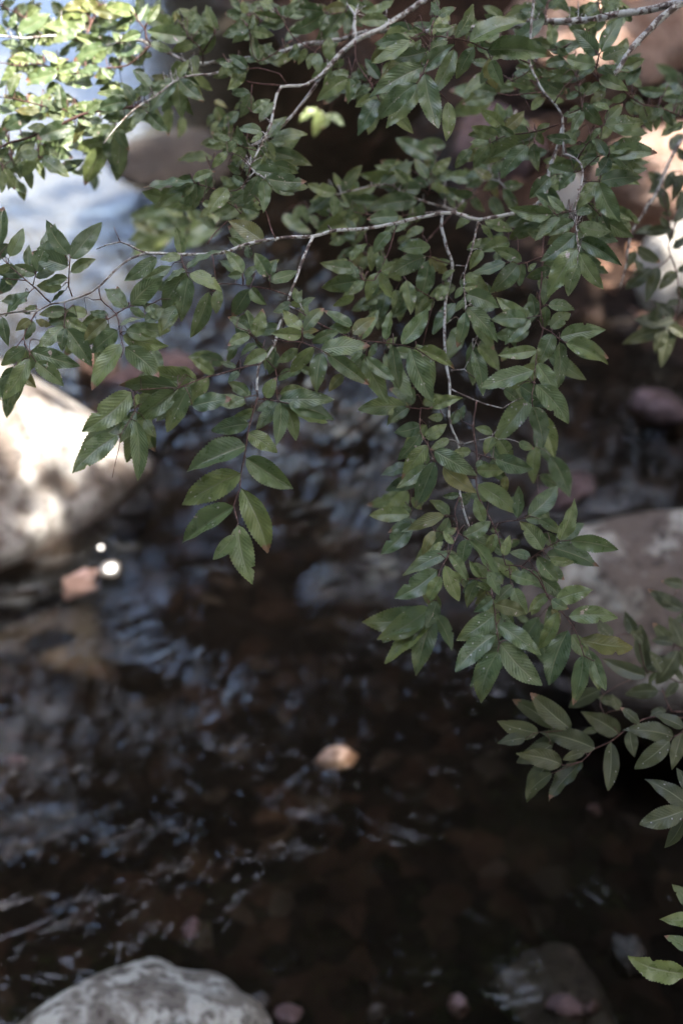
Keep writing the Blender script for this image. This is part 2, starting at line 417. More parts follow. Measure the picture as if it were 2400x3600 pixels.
BOUGHS = [
    dict(name='hanging_branch', fill=0.6, cat='branch', group='leafy branches over the stream',
         label='long pale-barked branch with one thin spray of leaves dangling over open water',
         twigs=[
             ('C 740 880 700 1020 650 1160 605 1360 500 1440 410 1470 F 160 140 0 95 E 1480 95 1360 120 1085 180 920 205 740 215 590 255 330 270 90 325 D 1568 365 1380 380 1160 375 1000 370', 7, 5, 1.80, 1.70, 'bark'),
             ('D 1000 370 850 440 700 590 620 645 440 710 350 720 260 770 140 775 0 795 -80 800', 4.5, 2.5, 1.70, 1.68, 'pale_twig'),
             ('E 590 255 530 380 480 530 425 670 410 740 345 890 325 1000 275 1080 220 1140 205 1250 205 1380', 5.5, 4, 1.715, 1.66, 'bark'),
             ('H 600 190 550 360 520 520 485 720 480 810 435 940 465 1060 430 1140', 3.2, 1.8, 1.66, 1.61, 'red_twig'),
             ('E 425 665 290 620 160 600 0 580 D 1450 575', 2.5, 1.6, 1.69, 1.70, 'red_twig'),
             ('E 425 735 530 795 525 770 500 730', 3, 1.6, 1.68, 1.67, 'pale_twig'),
             ('E 325 960 390 980 510 985 590 1015 690 1065', 2.4, 1.7, 1.67, 1.645, 'red_twig'),
             ('E 530 795 640 860 750 910 900 970 1080 990 1200 1005 1300 1030 1420 1115', 2.8, 1.8, 1.68, 1.66, 'red_twig'),
             ('E 220 1140 90 1165 0 1190 D 1435 1225 1230 1300 1200 1325', 2.8, 1.8, 1.67, 1.64, 'red_twig'),
             ('E 205 1380 350 1390 420 1410', 2.2, 1.7, 1.66, 1.64, 'red_twig'),
             ('E 205 1350 120 1365 60 1395', 2.0, 1.5, 1.66, 1.65, 'red_twig'),
             ('E 270 1110 330 1170 340 1340 345 1390', 2.2, 1.7, 1.68, 1.67, 'red_twig'),
             ('E 275 1060 200 980 155 910 60 880', 2.4, 1.6, 1.68, 1.67, 'red_twig'),
             ('E 290 620 290 540', 2, 1.6, 1.69, 1.68, 'red_twig'),
             ('E 515 985 515 900', 2, 1.6, 1.66, 1.65, 'red_twig'),
             ('D 500 670 475 600 485 400', 2.5, 1.7, 1.69, 1.665, 'red_twig'),
             ('D 350 710 240 610 180 560 60 450 0 390', 3, 1.8, 1.69, 1.72, 'red_twig'),
             ('D 230 590 250 510', 2, 1.5, 1.69, 1.68, 'red_twig'),
             ('D 180 560 60 550 0 550', 2, 1.5, 1.70, 1.72, 'red_twig'),
             ('D 240 610 205 640', 2, 1.5, 1.69, 1.68, 'red_twig'),
             ('D 260 770 210 850 160 960 210 1060 250 1120', 3, 1.8, 1.69, 1.64, 'red_twig'),
             ('D 160 960 110 1025', 2.2, 1.8, 1.66, 1.65, 'red_twig'),
             ('D 445 710 450 800 445 890', 2.2, 1.6, 1.69, 1.67, 'red_twig'),
             ('D 685 600 700 690 800 790 830 930 855 1030 840 1090', 3, 1.7, 1.69, 1.64, 'red_twig'),
             ('D 705 690 645 695', 1.8, 1.4, 1.68, 1.68, 'red_twig'),
             ('D 800 790 900 735 1010 735 1110 690', 2.3, 1.7, 1.675, 1.68, 'red_twig'),
             ('D 810 790 740 830', 2.2, 1.7, 1.67, 1.66, 'red_twig'),
             ('D 1250 390 1270 470 1300 540', 2.6, 1.7, 1.70, 1.66, 'red_twig'),
             ('D 1000 370 830 295 740 315 665 345', 4, 2.0, 1.70, 1.70, 'pale_twig'),
             ('D 830 295 785 190', 1.8, 1.2, 1.70, 1.71, 'red_twig'),
             ('D 1230 1300 1050 1310 920 1330 G 930 480 830 640 820 740 805 800 775 940', 2.2, 1.0, 1.67, 1.62, 'red_twig'),
             ('E 330 270 290 170 260 80 180 -30', 2.6, 1.8, 1.72, 1.75, 'red_twig'),
             ('D 1460 375 1500 640', 2.4, 1.8, 1.71, 1.69, 'red_twig'),
             ('D 1430 310 1480 230 1568 150', 2.4, 1.8, 1.74, 1.76, 'red_twig'),
             ('E 715 215 690 180', 4, 3.4, 1.74, 1.74, 'bark'),
         ],
         leaves='''D 475 385 325 140 495 410 700 160 470 460 210 355 255 500 330 280 490 505 655 410 250 515 100 450 250 540 385 490
 465 540 300 590 455 630 345 690 205 645 15 775 210 790 150 770 460 770 270 790 210 830 110 910 230 840 170 965 250 835 355 860
 430 790 330 830 20 815 50 1005 180 1025 0 1140 205 1100 10 1370 225 1050 545 1140 250 1120 435 1285 440 875 265 1030 450 890 420 1040
 460 890 625 1145 450 820 610 905 70 395 150 190 0 330 10 40 75 455 -40 500 40 560 90 590 735 830 580 970 810 905 620 1060 850 940 1150 1020
 830 1000 615 1295 865 1020 1100 1230 750 800 615 770 860 755 810 590 860 750 730 600 905 730 1130 530 895 750 1010 800 830 870 960 810
 1000 840 1130 750 870 910 1080 930 1290 510 1110 770 1300 540 1240 840 1310 510 1530 610 1280 490 1130 560 1290 480 1500 310
 1250 390 1210 190 1250 400 1110 400 1240 720 1120 920 1440 640 1310 950 1510 620 1490 790 1225 1300 810 1285 1355 1250 1085 1170
 1435 1225 1320 1420 1205 1325 925 1530 1475 1205 1310 1090 1540 1125 1380 1080 1080 400 855 560 1010 740 960 640 1020 735 1090 830 1060 1030 1120 1190
 G 905 350 565 610 930 480 830 700 935 550 950 955 810 645 500 910 1000 540 1080 655 1310 310 1155 625 950 360 950 440
 E 285 535 185 365 300 560 485 480 105 510 -20 350 100 520 0 530 120 540 200 460 155 620 30 820 160 615 260 730 155 910 0 810
 155 940 0 1010 195 950 240 755 200 1000 80 1070 60 1020 0 1120 500 720 460 610 510 735 595 670 440 715 310 775
 515 900 380 765 525 905 670 750 510 935 305 925 520 940 605 945 580 990 770 920 640 1035 980 1010 855 875 680 750 860 930 1020 800
 850 900 690 880 1090 970 1100 760 1200 1000 1380 760 1025 990 960 1090 1135 1010 1185 1300 1260 1040 1405 1390 1320 1030 1568 1160
 485 1030 340 1120 590 1020 440 1210 645 1060 610 1325 685 1065 975 1280 790 1210 695 1330 940 1100 1100 1395 950 1090 1150 1250
 930 1060 820 1120 450 1180 350 1250 330 1050 290 1210 270 1050 110 1140 265 1370 330 1230 360 1385 720 1360 420 1410 745 1500
 145 1350 0 1260 320 1390 200 1450 340 1400 190 1568 80 1190 0 1250 360 1340 530 1310 120 1375 5 1430 245 290 0 140 100 340 0 260
 H 540 370 280 415 530 435 735 570 515 520 110 675 520 610 845 825 480 710 60 945 430 940 55 1180 440 1140 300 1310 490 815 660 1285
 465 1070 565 1480 760 220 730 520 800 240 860 495 150 250 420 200
 V 20 560 -15 600 5 880 -20 930'''),

    dict(name='trailing_branch', fill=0.75, cat='branch', group='leafy branches over the stream',
         label='thickly leaved drooping branch trailing down in front of the brown-grey boulder',
         twigs=[
             ('F 160 140 0 95 E 1480 95 1470 180 1510 340 1545 450 1510 650 1490 870 1500 1080 1525 1250 I 745 130 740 320 770 430 810 530 790 700 820 880 875 1075 900 1200', 6, 3.0, 1.83, 1.68, 'bark'),
             ('I 750 130 930 215 1110 265', 3, 2, 1.72, 1.70, 'pale_twig'),
             ('I 930 215 905 390 930 580 930 700 940 870 1060 1100 1110 1290 J 345 560 455 570 570 650 640 780 770 930 850 1070 885 1185 955 1225', 3, 1.8, 1.71, 1.64, 'red_twig'),
             ('I 940 580 1040 610', 2, 1.5, 1.69, 1.68, 'red_twig'),
             ('I 910 490 815 520', 2, 2, 1.70, 1.71, 'pale_twig'),
             ('I 910 490 1035 460', 2, 1.5, 1.70, 1.69, 'pale_twig'),
             ('I 905 390 830 355', 1.8, 1.4, 1.70, 1.71, 'red_twig'),
             ('I 735 200 600 270 545 260 545 430 590 510 640 620 700 665', 2.6, 1.7, 1.71, 1.64, 'red_twig'),
             ('I 545 270 440 255', 2, 1.5, 1.70, 1.70, 'red_twig'),
             ('I 810 870 780 1000 800 1120 740 1260 680 1380 665 1430', 2.6, 1.7, 1.70, 1.63, 'red_twig'),
             ('I 780 1010 705 1005', 1.8, 1.5, 1.69, 1.68, 'red_twig'),
             ('I 800 1120 870 1170', 2, 1.6, 1.68, 1.67, 'red_twig'),
             ('C 605 1360 F 605 230 600 400 590 560 580 700 600 880 575 1010 550 1140 545 1270 525 1350 530 1430', 3.4, 1.8, 1.79, 1.65, 'red_twig'),
             ('F 590 880 660 920 715 960 760 990', 2.2, 1.7, 1.69, 1.66, 'red_twig'),
             ('F 590 800 545 810 490 820', 2, 1.6, 1.70, 1.69, 'red_twig'),
             ('F 160 140 110 350 60 530 70 740', 4, 1.8, 1.78, 1.70, 'pale_twig'),
             ('F 595 395 490 435 430 450', 2.2, 1.7, 1.74, 1.72, 'red_twig'),
             ('F 65 460 0 455', 2, 2, 1.75, 1.75, 'pale_twig'),
             ('I 900 1200 1000 1350 J 225 600 245 720 270 900 300 1100 290 1160', 2.6, 1.7, 1.68, 1.62, 'red_twig'),
             ('J 455 570 500 530 600 460 710 395 785 390', 2.3, 1.6, 1.67, 1.65, 'red_twig'),
             ('J 500 520 570 620 640 780', 2, 1.6, 1.67, 1.66, 'red_twig'),
             ('J 370 570 380 690', 2, 1.5, 1.67, 1.66, 'red_twig'),
             ('J 240 650 60 660', 2, 1.5, 1.67, 1.66, 'red_twig'),
             ('I 1080 1060 1130 1045 1210 1035 1290 1010', 2, 1.6, 1.70, 1.70, 'red_twig'),
             ('E 1545 450 1400 400 1390 330', 2.4, 1.7, 1.80, 1.77, 'red_twig'),
             ('E 1160 190 1120 330 1050 490 1010 560 930 560', 2.6, 1.7, 1.80, 1.76, 'red_twig'),
             ('E 1490 640 1420 690 1230 560', 2.4, 1.7, 1.79, 1.78, 'red_twig'),
             ('F -30 1180 60 1170 140 1240 330 1310', 2.4, 2, 1.72, 1.72, 'pale_twig'),
         ],
         leaves='''E 1365 395 1095 545 1385 420 1310 715 1385 400 1525 505 1395 330 1200 345 1120 230 1005 365 1180 120 960 130 1110 200 1260 140
 960 310 835 440 990 320 985 500 940 560 640 620 935 560 830 660 1040 510 950 680 1050 510 1145 690 1010 690 845 755 870 660 730 745
 1060 500 1170 430 830 420 700 470 890 540 850 440 820 260 700 310 900 120 610 230 860 250 830 120 1230 560 1260 790 1230 620 1150 800
 1420 690 1320 790 1568 600 1430 680 1568 720 1405 900 1350 200 1220 250 1240 1435 920 1440 1245 1450 1095 1550 1390 1440 1568 1370
 1010 700 1040 900 1100 640 1060 820 1480 560 1560 480 1440 700 1520 560 1240 1400 1140 1220 1260 1420 1280 1290
 F 370 290 185 355 455 430 255 340 345 440 105 500 430 450 245 640 460 440 440 600 655 475 490 545 500 500 560 440 620 540 605 730
 180 350 100 480 70 520 240 630 60 610 150 600 75 655 295 740 50 610 0 680 60 700 0 780 80 745 300 965 70 780 0 1010 80 350 180 270
 490 820 280 670 545 805 515 650 490 825 255 820 515 830 345 985 625 740 600 895 655 890 800 780 720 950 1030 895 665 930 580 1135
 715 985 740 1300 760 990 1055 1125 555 1040 310 1070 560 1130 700 1355 535 1185 170 1300 555 1275 780 1540 640 730 830 750
 120 1040 190 1340 170 980 280 1100 330 1310 460 1390 610 260 500 230 600 200 680 100 110 120 0 200 200 150 400 200 180 180 260 270
 I 440 255 130 260 460 260 310 370 625 260 830 190 700 320 600 330 545 385 360 430 580 470 725 380 545 440 390 625 590 520 420 745
 640 560 925 715 640 635 495 955 700 670 935 850 520 770 310 825 940 790 1210 990 930 690 1140 700 1040 460 985 585 1040 440 920 400
 1080 480 1170 635 1060 610 1320 690 1300 180 1040 490 1320 250 1405 525 890 560 770 560 740 1000 625 890 470 1000 195 1005
 705 1005 430 1070 480 1060 270 1260 735 1020 625 1205 640 1110 535 1270 840 1145 1025 1045 980 1050 920 880 860 1170 830 1340
 730 1265 430 1380 735 1270 865 1445 875 1175 1140 1405 660 1380 365 1568 710 1350 825 1600 680 1425 590 1610 1110 1280 980 1130
 1120 1280 1160 1145 1210 1020 1220 800 1285 1010 1485 805 1385 1240 1225 1045 1300 1290 1160 1250 1345 1290 1490 1455 1170 1410 1350 1460
 960 1430 880 1310 930 1450 830 1530 1040 1400 1110 1480 1440 590 1568 880 1340 530 1320 775 1220 500 1330 540 1360 1030 1510 1130
 740 480 610 540 810 860 690 870 800 900 900 860 840 740 780 640 1130 730 1130 850 480 880 560 960 820 340 850 240 960 620 940 690
 700 1130 790 1090 770 1200 700 1110 1060 1130 1010 1280 1010 1390 1080 1560 1020 1500 930 1480 640 1260 700 1180
 J 715 390 835 120 790 395 1135 465 675 445 1000 570 640 765 500 890 690 805 950 735 780 915 1120 920 705 885 560 1145
 775 1010 645 1390 860 1080 1250 1090 880 1185 800 1530 955 1220 1035 1425 290 965 590 1185 310 1105 620 1395 275 1040 0 1300
 290 1160 150 1520 265 905 10 1075 255 790 120 885 270 830 500 910 395 700 270 830 400 720 500 890 150 665 80 860 245 730 150 690
 310 880 400 980 500 950 420 900 560 640 740 800 660 800 780 860 650 520 820 560 300 640 250 720 40 680 -20 600
 V 990 1405 885 1450 990 1415 878 1510 992 1420 955 1550 1000 1410 1045 1490 1010 1400 960 1340'''),

    dict(name='arching_branch', up=0.2, fill=2.60, cat='branch', group='leafy branches over the stream',
         label='small-leaved branch stretching over the bright reflecting pool, its end leaves catching white sunlight',
         twigs=[
             ('B 630 290 480 320 300 380 150 400 A 1400 440 1270 420 1180 370 1040 310 935 270 750 310 600 290 380 250 150 260 -60 240', 8, 3, 1.92, 1.98, 'bark'),
             ('B 150 400 A 1500 500 1330 520 1225 550 1030 690 940 740 800 880 715 990', 5, 1.8, 1.90, 1.80, 'pale_twig'),
             ('A 940 740 640 765 520 810 400 870 250 930 70 985 0 1020 -60 1050', 6, 4, 1.86, 1.88, 'red_twig'),
             ('A 520 800 430 750 290 730 150 690 0 665 -40 660', 3, 2, 1.88, 1.92, 'red_twig'),
             ('A 1040 310 1010 260 1000 200 960 150 930 100', 3, 2, 1.92, 1.90, 'red_twig'),
             ('A 1040 310 880 450 700 470 500 510 400 480 270 440 140 455 0 430', 3, 1.8, 1.92, 1.96, 'red_twig'),
             ('A 1400 440 1400 360 1290 250', 2.6, 1.8, 1.90, 1.88, 'red_twig'),
             ('A 1400 360 1480 230', 2.6, 1.8, 1.90, 1.88, 'red_twig'),
             ('A 600 290 620 180 690 60', 2.6, 1.8, 1.96, 2.0, 'red_twig'),
             ('A 300 255 180 130 60 60 -30 20', 2.6, 1.8, 1.98, 2.02, 'red_twig'),
             ('A 250 930 260 1000 275 1090', 2, 1.5, 1.88, 1.86, 'red_twig'),
             ('A 70 985 85 1100 20 1150', 2, 1.5, 1.88, 1.86, 'red_twig'),
         ],
         leaves='''A 935 105 710 15 945 110 785 200 960 150 1020 20 1020 150 1110 30 1290 250 1015 200 1180 180 1105 115 1200 170 1235 55 1490 205 1420 30
 1300 230 1400 110 1480 220 1400 180 1480 225 1340 290 1480 235 1370 375 1330 300 1190 360 1350 380 1350 515 1230 535 1300 400
 1225 545 1040 630 1220 560 1035 780 1225 560 1255 800 1235 545 1410 690 1035 600 920 465 1040 630 920 620 925 700 840 560
 870 660 670 620 880 700 660 750 690 720 530 740 860 820 700 805 1020 740 900 890 1030 780 1160 905 1260 800 1235 945
 795 880 565 930 800 870 890 1025 720 975 480 1010 780 935 810 1245 715 1015 580 1275 640 1190 655 1310 590 860 480 975
 520 880 250 960 330 890 190 870 230 790 10 890 280 770 100 745 430 750 395 570 425 760 290 680 340 770 190 650 580 780 440 740
 640 590 450 560 400 490 170 540 380 560 320 660 110 460 0 560 70 650 150 490 100 690 40 700 255 430 160 355 130 440 110 360
 400 440 290 345 740 320 490 400 640 430 740 340 560 440 400 480 710 300 510 230 530 220 360 280 570 210 300 150 750 200 620 230
 600 150 570 80 690 50 430 50 690 130 700 70 290 230 160 250 130 220 340 80 70 190 110 90 180 130 150 190 150 300 0 290
 970 230 830 280 850 310 770 200 1000 330 970 440 980 325 800 360 1040 300 1190 330 700 470 770 540 270 1060 130 1060
 290 1080 480 1220 255 1110 150 1220 320 1000 410 1060 100 1150 20 1120 30 1160 110 1300 110 1290 185 1335 240 980 120 1050
 240 970 105 1130 90 1110 0 1080 450 1180 580 1100 60 1020 -20 1090 40 900 -30 960 690 470 540 500 350 480 470 400
 20 1180 10 1330 30 1200 -20 1260 500 500 620 540 300 520 180 590 210 430 60 400 60 560 -20 610 620 300 680 390
 300 250 420 180 250 250 230 330 60 60 20 130 30 30 110 10 100 100 200 40 200 140 260 60 -10 170 50 250 700 60 860 20
 640 70 560 10 560 280 480 190 780 310 900 380 940 740 1050 830 920 740 820 700 600 770 720 690 540 800 640 860 440 840 330 760'''),

    dict(name='forked_branch', fill=1.9, cat='branch', group='leafy branches over the stream',
         label='forked branch with a crooked white side stem, set against the darkest gap of water',
         twigs=[
             ('C 0 -90 B 1360 0 1160 130 1050 200 880 280 770 380 690 470 640 530', 9, 9, 1.90, 1.84, 'bark'),
             ('B 640 530 560 650 420 820 300 930 160 1010', 6, 5, 1.84, 1.82, 'pale_twig'),
             ('B 690 470 650 510 590 560 530 590 370 600 340 650 320 750 300 850 240 980 160 1150 190 1185 260 1230', 6.5, 2.4, 1.84, 1.74, 'bark'),
             ('B 370 590 250 580 130 560', 3, 1.6, 1.81, 1.82, 'red_twig'),
             ('B 405 575 360 510 210 470 130 475 20 450', 2.4, 1.6, 1.81, 1.82, 'red_twig'),
             ('B 170 580 160 640 165 770', 2, 1.5, 1.82, 1.81, 'red_twig'),
             ('B 880 280 880 400 930 500 1000 600 1040 680', 3, 1.8, 1.85, 1.80, 'red_twig'),
             ('B 1000 590 1060 540', 2, 1.5, 1.82, 1.82, 'red_twig'),
             ('B 880 280 870 180 880 100 830 40', 9, 4, 1.86, 1.88, 'bark'),
             ('B 210 1040 125 1020 20 980', 2.2, 1.5, 1.78, 1.79, 'red_twig'),
             ('B 160 1150 100 1290 0 1320 A 1340 1260', 2.4, 1.7, 1.75, 1.78, 'red_twig'),
             ('B 640 320 600 360 450 250 390 150 370 120', 2.6, 1.7, 1.86, 1.86, 'red_twig'),
             ('B 450 270 210 420 150 210', 2.4, 1.7, 1.86, 1.84, 'red_twig'),
             ('B 830 40 815 80 690 100', 2.4, 1.7, 1.88, 1.86, 'red_twig'),
             ('B 880 400 840 530', 2, 1.5, 1.84, 1.83, 'red_twig'),
             ('E 90 100 60 60 0 20 D 1510 -20', 2, 1.5, 1.76, 1.78, 'red_twig'),
         ],
         leaves='''B 150 205 30 290 150 205 190 90 160 210 315 240 155 200 0 210 210 410 160 220 205 415 110 395 215 440 385 360 135 470 10 380
 125 490 0 460 120 490 0 620 155 640 20 640 160 645 90 810 170 770 295 685 370 130 180 80 400 150 220 160 370 120 270 10 390 110 500 10
 660 80 450 65 665 90 430 230 815 50 655 70 800 80 675 260 690 100 640 220 880 90 810 20 950 110 1150 0 1115 150 900 150
 600 365 555 480 610 365 655 515 470 300 460 430 690 260 730 420 835 520 720 490 830 540 625 690 840 540 830 710 970 600 880 650
 1020 660 885 735 1040 690 890 905 1060 700 1280 895 1050 540 940 400 1060 520 1190 380
 285 950 400 790 310 960 550 915 270 970 325 1130 235 905 70 880 240 910 160 985 125 1020 60 870 130 1040 20 1110 265 980 230 1080
 0 800 20 930 160 1160 240 1090 190 1175 430 1190 260 1225 545 1250 300 1270 555 1275 215 1210 125 1410 245 1240 250 1460 100 1300 0 1310
 110 1390 0 1420 220 1465 0 1440 420 400 500 330 330 380 250 300 80 130 10 100 40 460 -60 420 10 460 -60 520 20 960 -70 940
 60 980 -40 1060 90 1200 0 1140 60 1330 -50 1280 880 60 760 0 1000 90 930 0 830 100 930 180 560 30 480 -30 300 60 220 0
 150 1010 200 1100 100 1000 30 940 20 1180 100 1090 110 1260 30 1210 90 40 10 -20 160 60 260 10
 A 1340 1250 1140 1320 1340 1250 990 1290 1330 1240 1480 1180 1350 1260 1340 1450 1470 1230 1420 1310 1568 1300 1440 1460 1500 1000 1430 960 1568 960 1410 1010
 1568 1050 1460 1150 1480 690 1568 740 1490 740 1560 900 1340 1270 1250 1350
 D 1280 280 1100 100 1300 230 1555 90 1150 180 900 290 1160 300 940 350 1240 340 1510 190 1250 120 1130 20 1320 50 1180 20 1400 20 1480 60
 1180 200 1000 40 1200 180 960 100 1100 280 900 380 1160 220 1060 130 1330 160 1290 60 1480 200 1410 110
 E 60 40 160 10 30 20 130 -60 100 60 220 90'''),

    dict(name='mottled_branch', up=0.1, fill=2.30, cat='branch', group='leafy branches over the stream',
         label='thickest branch, dark bark blotched with white lichen, splitting in two before the sunlit bank',
         twigs=[
             ('C 1700 -10 1568 10 1340 65 1100 100 960 130 780 150 610 150 330 185 80 190 B 1230 220 1000 215 780 270 620 295 480 315', 14, 7, 1.78, 1.93, 'bark'),
             ('C 1568 10 1430 110 1300 240 1200 340 1120 480 1070 530', 13, 8, 1.79, 1.77, 'bark'),
             ('C 1080 525 985 560 970 470 985 385 1010 340', 3, 1.8, 1.77, 1.73, 'red_twig'),
             ('C 960 130 890 240 700 340 600 350 520 480 390 560', 3, 1.8, 1.81, 1.80, 'red_twig'),
             ('C 620 150 630 30 700 -20', 3, 2, 1.83, 1.86, 'red_twig'),
             ('C 1100 100 1000 90 980 -20', 2.4, 1.8, 1.80, 1.82, 'red_twig'),
             ('C 330 185 280 330 240 420', 2.6, 1.8, 1.85, 1.84, 'red_twig'),
             ('C 1070 530 1180 650 1290 720 1430 750 1568 810 1650 850', 3, 2.6, 1.80, 1.90, 'red_twig'),
             ('C 700 340 830 520 850 640', 2.2, 1.6, 1.80, 1.79, 'red_twig'),
             ('C 1290 720 1320 800', 2, 1.5, 1.86, 1.86, 'red_twig'),
         ],
         leaves='''C 410 280 610 110 600 350 440 290 670 315 640 160 640 345 880 300 980 380 800 200 1000 360 1155 100 1005 405 1200 320
 965 440 750 380 960 460 830 510 830 520 620 490 780 410 600 450 970 475 1100 500 985 540 1190 610 985 560 885 660 1180 590 1280 450
 890 100 990 0 1000 90 1140 0 560 80 330 120 400 520 510 480 380 560 560 590 290 640 70 600 270 630 420 600 240 690 5 800 240 690 0 720
 640 600 740 600 520 760 630 660 700 330 780 420 880 340 950 420 900 420 760 460 620 40 540 -30 640 60 720 -20 700 -10 780 70
 560 110 440 60 480 130 380 180 960 20 880 90 1000 20 1130 40 1210 150 1150 30 780 150 900 220 880 190 980 150 430 330 500 420
 230 430 110 420 250 440 170 580 280 340 180 300 330 190 220 120 150 200 100 100 90 190 0 220 540 480 600 520 500 490 580 560
 1290 720 1360 880 1320 800 1250 880 1430 760 1500 870 1568 640 1340 600 1568 690 1420 680 1520 800 1568 700 1180 650 1060 700
 700 560 770 640 740 520 640 560 850 640 760 680 820 590 900 650 1430 750 1330 830 1540 580 1430 520 1568 850 1460 900 1568 560 1470 500'''),

    dict(name='leafy_branch', fill=1.5, cat='branch', group='leafy branches over the stream',
         label='zigzag grey-stemmed branch with broad flat leaves hanging in front of the brown sunlit bank',
         twigs=[
             ('C 540 -40 520 200 510 440 560 540 605 640 680 715 735 800 740 890 745 1060', 5, 4, 1.80, 1.76, 'pale_twig'),
             ('C 745 1060 840 1100 875 1170 870 1260 830 1400 820 1480 F 830 180 845 330 850 360', 4, 1.8, 1.76, 1.66, 'pale_twig'),
             ('C 510 440 380 380 220 345 90 285 0 265 B 1410 255 1385 380 1350 490 1300 575', 3.4, 1.8, 1.74, 1.62, 'red_twig'),
             ('C 220 345 245 410', 2, 1.6, 1.70, 1.68, 'red_twig'),
             ('B 1410 260 1350 220', 2.4, 2, 1.64, 1.64, 'red_twig'),
             ('B 1410 255 1400 200 1430 120 1460 60', 2.4, 1.8, 1.65, 1.68, 'red_twig'),
             ('C 605 640 480 645 370 655 290 640', 2.4, 1.7, 1.79, 1.80, 'red_twig'),
             ('C 680 710 750 600 810 540', 2.4, 1.7, 1.77, 1.77, 'red_twig'),
             ('C 735 800 870 750', 2.2, 1.6, 1.76, 1.74, 'red_twig'),
             ('C 720 855 560 905 350 935 240 985', 3, 1.8, 1.77, 1.79, 'red_twig'),
             ('C 560 905 540 970 480 1010', 2, 1.6, 1.78, 1.76, 'red_twig'),
             ('C 840 1100 900 1000 1010 870 1025 850', 2.6, 1.7, 1.75, 1.71, 'red_twig'),
             ('C 870 1250 990 1250', 2, 1.6, 1.74, 1.72, 'red_twig'),
             ('C 825 1450 690 1480', 2, 1.6, 1.72, 1.71, 'red_twig'),
             ('C 870 1180 980 1080 1060 1060', 2, 1.6, 1.75, 1.72, 'red_twig'),
             ('C 840 1300 920 1410 1000 1490', 2.2, 1.7, 1.74, 1.74, 'red_twig'),
             ('C 875 1170 760 1200 720 1200', 2, 1.6, 1.75, 1.76, 'red_twig'),
         ],
         leaves='''C -5 260 160 25 95 280 470 105 130 325 0 530 220 345 680 380 245 415 320 590
 B 1250 275 1010 295 1255 285 985 420 1370 350 1120 390 1300 345 1330 270 1365 350 1520 265 1360 465 1560 300 1345 460 990 645
 1355 510 1450 890 1300 575 1020 805 1320 240 1220 225 1400 180 1265 155 1420 190 1560 180 1440 110 1400 10 1430 120 1390 170 1450 110 1568 40
 C 335 880 175 760 345 885 480 760 300 950 110 870 865 750 745 790 870 715 1005 870 880 770 800 930 1060 755 950 700 1025 840 1165 700
 1025 865 1320 825 800 960 630 940 1045 1075 960 955 1065 1060 1285 920 1075 1055 1390 1040 1075 1060 1240 1170 1055 1080 970 1205 970 1080 860 1100
 540 960 235 1070 500 1010 310 1200 540 990 570 1180 110 1030 0 1150 235 1000 125 1155 530 950 390 970 825 1190 620 1130 825 1190 700 1310
 720 1200 650 1290 650 1220 510 1365 975 1250 845 1420 990 1260 1130 1530 1000 1250 1290 1220 750 1455 630 1335 665 1475 365 1430
 715 1500 545 1630 240 980 100 980 250 985 180 1110 400 930 300 860 940 960 1000 1060 900 1000 820 1060 850 1110 760 1010
 1000 880 930 960 560 910 650 850
 F 580 150 375 285 815 150 655 245 845 180 1085 220 825 240 585 420 850 280 1140 455 835 345 630 645 850 370 1020 610
 830 100 950 80 1130 70 1290 140 840 450 785 660 940 60 960 130 1000 90 1060 240 850 200 950 230'''),

    dict(name='shadowed_branch', fill=1.8, cat='branch', group='leafy branches over the stream',
         label='soft-focus dark-leaved branch on a bent grey twig behind the long pale limb',
         twigs=[
             ('C 200 1240 0 1440 B 1568 1450 1350 1385 1210 1335 1080 1270 750 1340', 4, 3, 2.02, 1.98, 'pale_twig'),
             ('B 1350 1385 1400 1290 1370 1240', 2.4, 1.7, 2.02, 2.0, 'red_twig'),
             ('B 1240 1480 1150 1490 920 1470 830 1440', 2.4, 1.7, 2.0, 1.98, 'red_twig'),
             ('B 1568 1450 1240 1480', 3, 2.4, 2.0, 2.0, 'pale_twig'),
             ('C 200 1240 300 1250 420 1400', 3, 2, 2.02, 1.98, 'pale_twig'),
             ('C 200 1240 130 1350 60 1380', 3, 2, 2.02, 2.0, 'red_twig'),
             ('C 420 760 300 1000 200 1240', 3.4, 3, 2.05, 2.02, 'pale_twig'),
             ('E 1100 470 860 310 700 90', 2.4, 1.8, 2.0, 2.0, 'red_twig'),
             ('B 1568 1450 E 1320 330 1100 470', 3, 2.4, 2.0, 2.0, 'red_twig'),
         ],
         leaves='''B 750 1330 555 1260 715 1345 540 1455 735 1340 720 1500 785 1330 850 1440 780 1320 940 1140 1200 1230 910 1220 1310 1370 1070 1430
 1300 1385 970 1430 1340 1390 1290 1530 1190 1500 970 1530 920 1470 830 1560 1370 1290 1280 1230 1390 1280 1540 1320 1330 1300 1080 1290
 1500 1000 1300 1000 1050 1290 1280 1100 1260 1180 1060 1110 1380 1230 1290 1080 1410 1200 1540 1080 1240 1260 1150 1160 1450 1340 1560 1380
 1100 1490 1000 1568 1150 1480 1240 1568 870 1450 760 1490 840 1430 760 1380
 C 300 1250 190 1310 190 1250 80 1290 60 1390 20 1480 110 1350 200 1460 330 1300 420 1490 330 1270 470 1270 120 1340 -20 1330
 250 1230 130 1150 260 1200 330 1100 280 1080 150 1130 340 980 420 1090 240 1170 60 1210 360 900 260 860 420 800 520 870 400 850 300 800
 E 760 120 660 230 720 110 840 160 800 200 880 330 860 300 960 200 900 330 790 390 1000 400 1080 300 980 390 910 500 1100 460 1190 560
 1080 450 1010 330 1200 400 1290 500 1240 380 1310 270 380 110 580 230 700 110 600 80'''),

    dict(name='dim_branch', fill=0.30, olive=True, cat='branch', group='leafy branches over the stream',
         label='blurred branch of near-black leaves on a long bare grey rod beside the pale stone',
         twigs=[
